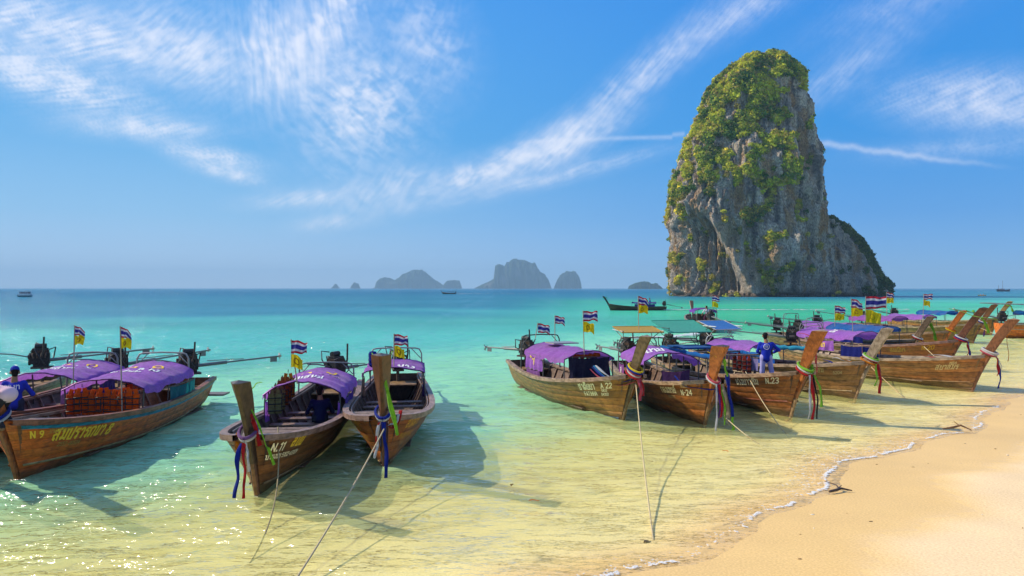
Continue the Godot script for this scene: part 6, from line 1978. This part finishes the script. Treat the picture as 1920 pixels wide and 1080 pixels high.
# joints: head, neck, chest, hips, shoulders, elbows, wrists, knees, ankles; the body faces +z before it is turned
func person(label: String, at: Vector3, turn: float, j: Dictionary, shirt: Color, legs: Color, hair: Color, cap = null) -> Node3D:
	var root := thing("person", label, "person", at, turn)
	var sk := Color(0.30, 0.16, 0.09)
	var b := Buf.new()
	var bones := []
	var chest: Vector3 = j.chest
	var hips: Vector3 = j.hips
	var neck: Vector3 = j.neck
	var head: Vector3 = j.head
	var mid := chest.lerp(hips, 0.55)
	var right: Vector3 = j.get("right", Vector3.RIGHT)
	bones.append([chest - right * 0.08, chest + right * 0.08, 0.115, 0.115, shirt])
	bones.append([chest, mid, 0.14, 0.135, shirt])
	bones.append([mid, hips + (chest - hips) * -0.02, 0.135, 0.15, shirt])
	bones.append([hips - right * 0.07, hips + right * 0.07, 0.12, 0.12, shirt if j.get("long_shirt", false) else legs])
	bones.append([chest + (neck - chest) * 0.3, neck, 0.07, 0.055, sk])
	bones.append([neck, head, 0.052, 0.055, sk])
	for s in 2:
		var sg := -1.0 if s == 0 else 1.0
		var sh: Vector3 = chest + (neck - chest) * 0.55 + right * sg * 0.175
		var el: Vector3 = j.elbow[s]
		var wr: Vector3 = j.wrist[s]
		var kn: Vector3 = j.knee[s]
		var an: Vector3 = j.ankle[s]
		bones.append([chest + (neck - chest) * 0.4 + right * sg * 0.09, sh, 0.066, 0.058, shirt])
		bones.append([sh, el, 0.057, 0.048, shirt])
		bones.append([el, el.lerp(wr, 0.85), 0.048, 0.04, shirt if j.get("long_sleeves", true) else sk])
		bones.append([el.lerp(wr, 0.8), wr, 0.033, 0.028, sk])
		var hp: Vector3 = hips + right * sg * 0.085
		bones.append([hp, kn, 0.095, 0.07, legs])
		bones.append([kn, an, 0.068, 0.048, legs])
		var toe: Vector3 = j.get("toe", Vector3(0, -0.03, 0.16))
		bones.append([an + Vector3(0, -0.045, 0), an + toe - Vector3(0, 0.015, 0), 0.04, 0.033, sk * 0.7])
	skin(b, bones, 0.02)
	# head with face, ears and hair
	var look: Vector3 = (j.get("look", Vector3(0, 0, 1)) as Vector3).normalized()
	var hr := look.cross(Vector3.UP).normalized() * -1.0
	var hu := hr.cross(look).normalized() * -1.0
	if hu.y < 0.0:
		hu = -hu
	var hb := []
	hb.append([head + hu * 0.03 - look * 0.01, head + hu * 0.03 + look * 0.01, 0.088, 0.086, sk])
	hb.append([head + look * 0.02, head - hu * 0.065 + look * 0.045, 0.068, 0.045, sk])
	hb.append([head - hu * 0.09, head - hu * 0.02, 0.05, 0.055, sk])
	hb.append([head + look * 0.092 + hu * 0.02, head + look * 0.108 - hu * 0.022, 0.010, 0.015, sk])
	hb.append([head + look * 0.082 - hu * 0.052 - hr * 0.016, head + look * 0.082 - hu * 0.052 + hr * 0.016, 0.009, 0.009, Color(0.25, 0.08, 0.06)])
	for s in [-1.0, 1.0]:
		hb.append([head + hr * s * 0.086 + hu * 0.02, head + hr * s * 0.088 - hu * 0.02, 0.014, 0.010, sk])
		hb.append([head + look * 0.083 + hr * s * 0.032 + hu * 0.018, head + look * 0.086 + hr * s * 0.032 + hu * 0.018, 0.010, 0.009, Color(0.02, 0.015, 0.012)])
	hb.append([head + hu * 0.06 - look * 0.03, head + hu * 0.075 + look * 0.03, 0.075, 0.062, hair])
	hb.append([head + hu * 0.04 - look * 0.035, head - hu * 0.03 - look * 0.04, 0.078, 0.06, hair])
	if cap != null:
		hb.append([head + hu * 0.075 - look * 0.015, head + hu * 0.085 + look * 0.02, 0.088, 0.082, cap])
		hb.append([head + hu * 0.058 + look * 0.09 - hr * 0.035, head + hu * 0.058 + look * 0.09 + hr * 0.035, 0.02, 0.02, cap])
		hb.append([head + hu * 0.05 + look * 0.135 - hr * 0.02, head + hu * 0.05 + look * 0.135 + hr * 0.02, 0.012, 0.012, cap])
	skin(b, hb, 0.009, 0.014)
	# hands: palm, four unequal curled fingers and a thumb
	for s in 2:
		var wr: Vector3 = j.wrist[s]
		var el: Vector3 = j.elbow[s]
		var d := (wr - el).normalized()
		var side := d.cross(Vector3(0.1, 0.2, 1.0)).normalized()
		var nm := side.cross(d).normalized()
		var hn := []
		var palm := wr + d * 0.075
		hn.append([wr, palm + side * 0.018, 0.026, 0.022, sk])
		hn.append([wr + d * 0.02, palm - side * 0.02, 0.024, 0.02, sk])
		var lens := [0.062, 0.072, 0.068, 0.05]
		for q in 4:
			var r := palm + side * (0.03 - 0.02 * q) + d * 0.008
			var m: Vector3 = r + d * lens[q] * 0.55 + nm * 0.012
			hn.append([r, m, 0.010, 0.009, sk])
			hn.append([m, m + d * lens[q] * 0.3 + nm * 0.03, 0.009, 0.008, sk])
		var tb := wr + d * 0.03 + side * 0.03
		hn.append([tb, tb + d * 0.03 + side * 0.022 + nm * 0.012, 0.013, 0.010, sk])
		hn.append([tb + d * 0.03 + side * 0.022 + nm * 0.012, tb + d * 0.06 + side * 0.02 + nm * 0.025, 0.010, 0.008, sk])
		skin(b, hn, 0.006, 0.008)
	obj("body", b, M.body, root)
	return root

func people() -> void:
	var hair := Color(0.012, 0.010, 0.010)
	# man on boat N.23, back to the viewer, holding a dark box in front of him
	var p := person("man in a royal blue long-sleeved shirt and pale trousers standing on boat N.23", V(8.06, 0.58, -22.0), PI - 0.25,
		{"head": V(0.02, 1.58, 0.03), "neck": V(0, 1.44, 0.0), "chest": V(0, 1.24, -0.01), "hips": V(0, 0.92, 0.0), "elbow": [V(-0.38, 1.16, 0.0), V(0.25, 1.10, 0.05)], "wrist": [V(-0.25, 1.06, 0.24), V(0.16, 1.02, 0.26)], "knee": [V(-0.17, 0.48, 0.06), V(0.12, 0.48, 0.02)], "ankle": [V(-0.2, 0.08, -0.02), V(0.12, 0.08, 0.0)], "look": V(-0.2, -0.15, 1)},
		Color(0.012, 0.03, 0.36), Color(0.34, 0.32, 0.58), hair)
	var b := Buf.new()
	var ring := []
	for k in 17:
		var a := TAU * k / 16.0
		ring.append(V(0.085 * cos(a), 1.27 + 0.085 * sin(a), -0.150 + 0.10 * 0.06 * cos(a) * cos(a)))
	b.tube(ring, 0.008, 4, Color(0.75, 0.75, 0.78), false)
	var on := func(x: float, y: float) -> Vector3:
		return V(-x, 1.245 + y, -0.155)
	write_on(b, "กท", 0.06, 0.014, Color(0.75, 0.75, 0.78), on)
	obj("shirt_emblem", b, M.letter, p)
	var crate := thing("dark_box", "small black box held by the man in the royal blue shirt", "box", V(8.2, 1.52, -22.32), -0.25)
	b = Buf.new()
	b.box(V(0, 0.12, 0), V(0.34, 0.26, 0.22), Color(0.015, 0.013, 0.015))
	b.box(V(0, 0.26, 0), V(0.36, 0.03, 0.24), Color(0.02, 0.018, 0.02))
	obj("case", b, M.rubber, crate)
	# left edge
	p = person("person in a blue shirt and blue cap standing in the boat behind boat N9", V(-11.12, 0.22, -15.5), PI + 0.35,
		{"head": V(0, 1.58, 0.03), "neck": V(0, 1.44, 0.0), "chest": V(0, 1.24, 0.0), "hips": V(0, 0.92, 0.0), "elbow": [V(-0.32, 1.08, 0.1), V(0.32, 1.1, 0.12)], "wrist": [V(-0.30, 1.02, 0.34), V(0.24, 1.02, 0.34)], "knee": [V(-0.11, 0.48, 0.03), V(0.11, 0.48, 0.03)], "ankle": [V(-0.12, 0.08, -0.02), V(0.12, 0.08, 0.0)], "look": V(0.3, -0.1, 1), "long_sleeves": false},
		Color(0.02, 0.035, 0.36), Color(0.03, 0.03, 0.05), hair, Color(0.012, 0.03, 0.30))
	b = Buf.new()
	var on3 := func(x: float, y: float) -> Vector3:
		return V(-x, 1.24 + y, -0.158)
	write_on(b, "กท ยา", 0.09, 0.016, Color(0.7, 0.7, 0.75), on3)
	obj("shirt_print", b, M.letter, p)
	p = person("bent person in a pinkish white shirt at the left edge", V(-9.62, 1.02, -13.15), -PI / 2,
		{"head": V(0, 0.60, 0.66), "neck": V(0, 0.68, 0.52), "chest": V(0, 0.74, 0.32), "hips": V(0, 0.66, -0.06), "elbow": [V(-0.24, 0.42, 0.42), V(0.24, 0.42, 0.42)], "wrist": [V(-0.2, 0.18, 0.5), V(0.2, 0.18, 0.5)], "knee": [V(-0.14, 0.36, 0.16), V(0.14, 0.36, 0.12)], "ankle": [V(-0.14, 0.08, -0.04), V(0.14, 0.08, -0.06)], "look": V(0, -0.6, 0.8), "long_sleeves": false, "long_shirt": true},
		Color(0.66, 0.46, 0.52), Color(0.03, 0.025, 0.03), hair)
	# seated under the roof of N.11
	person("person in a navy shirt sitting under the roof of boat N.11", V(-4.66, 0.44, -16.85), PI + 0.3,
		{"head": V(0, 0.72, 0.12), "neck": V(0, 0.58, 0.08), "chest": V(0, 0.40, 0.04), "hips": V(0, 0.10, 0.0), "elbow": [V(-0.3, 0.22, 0.16), V(0.3, 0.22, 0.14)], "wrist": [V(-0.2, 0.14, 0.38), V(0.2, 0.14, 0.38)], "knee": [V(-0.13, 0.12, 0.44), V(0.13, 0.12, 0.44)], "ankle": [V(-0.13, -0.34, 0.40), V(0.13, -0.34, 0.42)], "look": V(-0.3, -0.3, 1), "long_sleeves": false},
		Color(0.008, 0.011, 0.045), Color(0.02, 0.02, 0.03), hair)
	person("tiny figure in blue standing at the stern of the speeding dark boat", V(23.1, 0.30, -116.2), -PI / 2,
		{"head": V(0, 1.58, 0.03), "neck": V(0, 1.44, 0.0), "chest": V(0, 1.24, 0.0), "hips": V(0, 0.92, 0.0), "elbow": [V(-0.3, 1.1, -0.12), V(0.3, 1.12, 0.05)], "wrist": [V(-0.3, 1.0, -0.34), V(0.3, 0.9, 0.15)], "knee": [V(-0.11, 0.48, 0.03), V(0.11, 0.48, 0.03)], "ankle": [V(-0.12, 0.08, -0.02), V(0.12, 0.08, 0.0)]},
		Color(0.02, 0.04, 0.25), Color(0.02, 0.02, 0.03), hair)
	person("person in a white patterned shirt at the stern of the boat that is leaving", V(16.45, 0.72, -58.6), PI + 0.2,
		{"head": V(0, 1.36, 0.06), "neck": V(0, 1.22, 0.03), "chest": V(0, 1.04, 0.0), "hips": V(0, 0.72, -0.03), "elbow": [V(-0.34, 0.9, 0.06), V(0.32, 0.92, 0.05)], "wrist": [V(-0.32, 0.72, 0.26), V(0.3, 0.7, 0.24)], "knee": [V(-0.14, 0.42, 0.14), V(0.14, 0.42, 0.14)], "ankle": [V(-0.13, 0.08, -0.02), V(0.13, 0.08, 0.0)], "long_sleeves": false},
		Color(0.62, 0.55, 0.58), Color(0.10, 0.03, 0.06), hair)

# ---------------------------------------------------------------- the water's edge
func shore_pt(along: float, s: float) -> Vector3:
	var wob := 0.28 * sin(along * 0.55 + 0.6) + 0.16 * sin(along * 1.45 + 1.0) + 0.05 * sin(along * 4.1)
	var q := s - wob + 0.2
	return Vector3(2.15 + along * 0.74 - q * 0.67, 0, -(9.44 + along * 0.67 + q * 0.74))

func shore_things() -> void:
	var b := Buf.new()
	var g := RandomNumberGenerator.new()
	g.seed = 9
	for k in 15000:
		var a := -6.0 + 24.0 * pow(g.randf(), 1.25)
		var lace := smooth(3.2, 6.0, a) * smooth(11.0, 8.0, a)
		var line := 0.05 * patch.get_noise_2d(a * 2.2, 40.0)
		var far_s := absf(g.randfn())
		var s := line + g.randfn() * 0.02 + (far_s * (0.12 + 0.5 * lace) if g.randf() < 0.62 else 0.0)
		# the flecks cling together in a net
		var net := absf(patch.get_noise_2d(a * 2.6, s * 4.5 + 9.0))
		if s > line + 0.04 and net > 0.07 + 0.05 * lace:
			continue
		if s <= line + 0.04 and patch.get_noise_2d(a * 0.9, 77.0) + 0.5 * patch.get_noise_2d(a * 4.0, 7.0) < 0.0 - 0.35 * lace or g.randf() < 0.5:
			continue
		var p := shore_pt(a, s)
		var r := g.randf_range(0.005, 0.015) * (1.0 + 0.5 * lace) * (1.0 if s < line + 0.05 else 0.75)
		b.ball(p + Vector3(0, 0.020, 0), Vector3(r * g.randf_range(1.2, 2.4), 0.004, r * g.randf_range(0.9, 1.5)), Color.WHITE, 4)
	tag(obj("shore_foam", b, M.foam), "thin white line of foam where the water meets the sand", "foam", "", "stuff")
	var bark := Color(0.10, 0.055, 0.03)
	var r := thing("driftwood", "forked brown driftwood branch lying in the foam at the water's edge", "driftwood", V(5.9, 0.03, -12.5), 0.2)
	b = Buf.new()
	b.tube([V(-0.24, 0.03, 0.05), V(-0.08, 0.04, 0.02), V(0.05, 0.05, -0.02), V(0.2, 0.03, 0.08)], [0.022, 0.025, 0.022, 0.01], 7, bark)
	obj("branch", b, M.wood_cross, r)
	b = Buf.new()
	b.tube([V(0.0, 0.05, 0.0), V(0.02, 0.09, -0.12), V(-0.08, 0.11, -0.3)], [0.015, 0.012, 0.006], 6, bark * 1.4)
	obj("twig", b, M.wood_cross, r)
	b = Buf.new()
	b.tube([V(0.02, 0.06, -0.04), V(0.12, 0.08, -0.10)], [0.01, 0.006], 6, bark * 1.4)
	obj("twig", b, M.wood_cross, r)
	r = thing("driftwood", "small twisted piece of driftwood on wet sand near the right edge", "driftwood", V(11.35, 0.07, -17.75), -0.4)
	b = Buf.new()
	b.tube([V(-0.3, 0.02, 0.1), V(-0.05, 0.06, 0.0), V(0.12, 0.12, -0.03), V(0.34, 0.03, 0.06)], [0.015, 0.03, 0.025, 0.012], 7, Color(0.26, 0.13, 0.04))
	obj("branch", b, M.wood_cross, r)
	b = Buf.new()
	b.tube([V(0.1, 0.1, 0.0), V(-0.02, 0.2, -0.08)], [0.016, 0.008], 6, Color(0.30, 0.16, 0.05))
	obj("twig", b, M.wood_cross, r)
	var lf := [["brown leaf floating in the shallows below the bow-on boat's shadow", V(0.38, 0.035, -11.95), Color(0.45, 0.14, 0.03), 0.3], ["small dead leaf afloat beyond the larger brown leaf", V(0.0, 0.035, -12.9), Color(0.42, 0.17, 0.05), 1.4], ["dark twig lying under water beside the rope of boat A22", V(2.0, -0.05, -10.25), Color(0.08, 0.05, 0.03), 0.8], ["orange leaf floating between the ropes and the foam at right", V(4.8, 0.03, -15.6), Color(0.5, 0.2, 0.05), 2.0]]
	for q in lf:
		r = thing("leaf" if "leaf" in q[0] else "twig", q[0], "leaf" if "leaf" in q[0] else "twig", q[1], q[3])
		b = Buf.new()
		var rows := []
		for k in 9:
			var t := k / 8.0
			var w := 0.035 * sin(PI * t) + 0.002
			rows.append([V(-0.1 + 0.2 * t, 0.012 * sin(t * 5.0) + 0.01, -w), V(-0.1 + 0.2 * t, 0.012 * sin(t * 5.0), 0), V(-0.1 + 0.2 * t, 0.012 * sin(t * 5.0) + 0.012, w)])
		b.sheet(rows, q[2])
		obj("blade" if "leaf" in q[0] else "bark", b, M.rope, r)

	# shell bits, coral crumbs and scraps of leaf on the dry sand
	b = Buf.new()
	for k in 420:
		var a := g.randf_range(-4.0, 22.0)
		var q := shore_pt(a, -g.randf_range(0.4, 9.0))
		if g.randf() > 0.35 + 0.9 * patch.get_noise_2d(a * 0.7, q.x * 0.5):
			continue
		var r2 := g.randf_range(0.006, 0.02)
		b.ball(Vector3(q.x, ground_y(q.x, q.z) + r2 * 0.2, q.z), Vector3(r2 * g.randf_range(0.8, 2.2), r2 * 0.5, r2), [Color(0.75, 0.68, 0.55), Color(0.30, 0.19, 0.09), Color(0.14, 0.09, 0.05), Color(0.5, 0.36, 0.2)][g.randi_range(0, 3)], 4)
	tag(obj("beach_debris", b, M.rope), "tiny shell bits and leaf scraps strewn over the sand", "debris", "", "stuff")
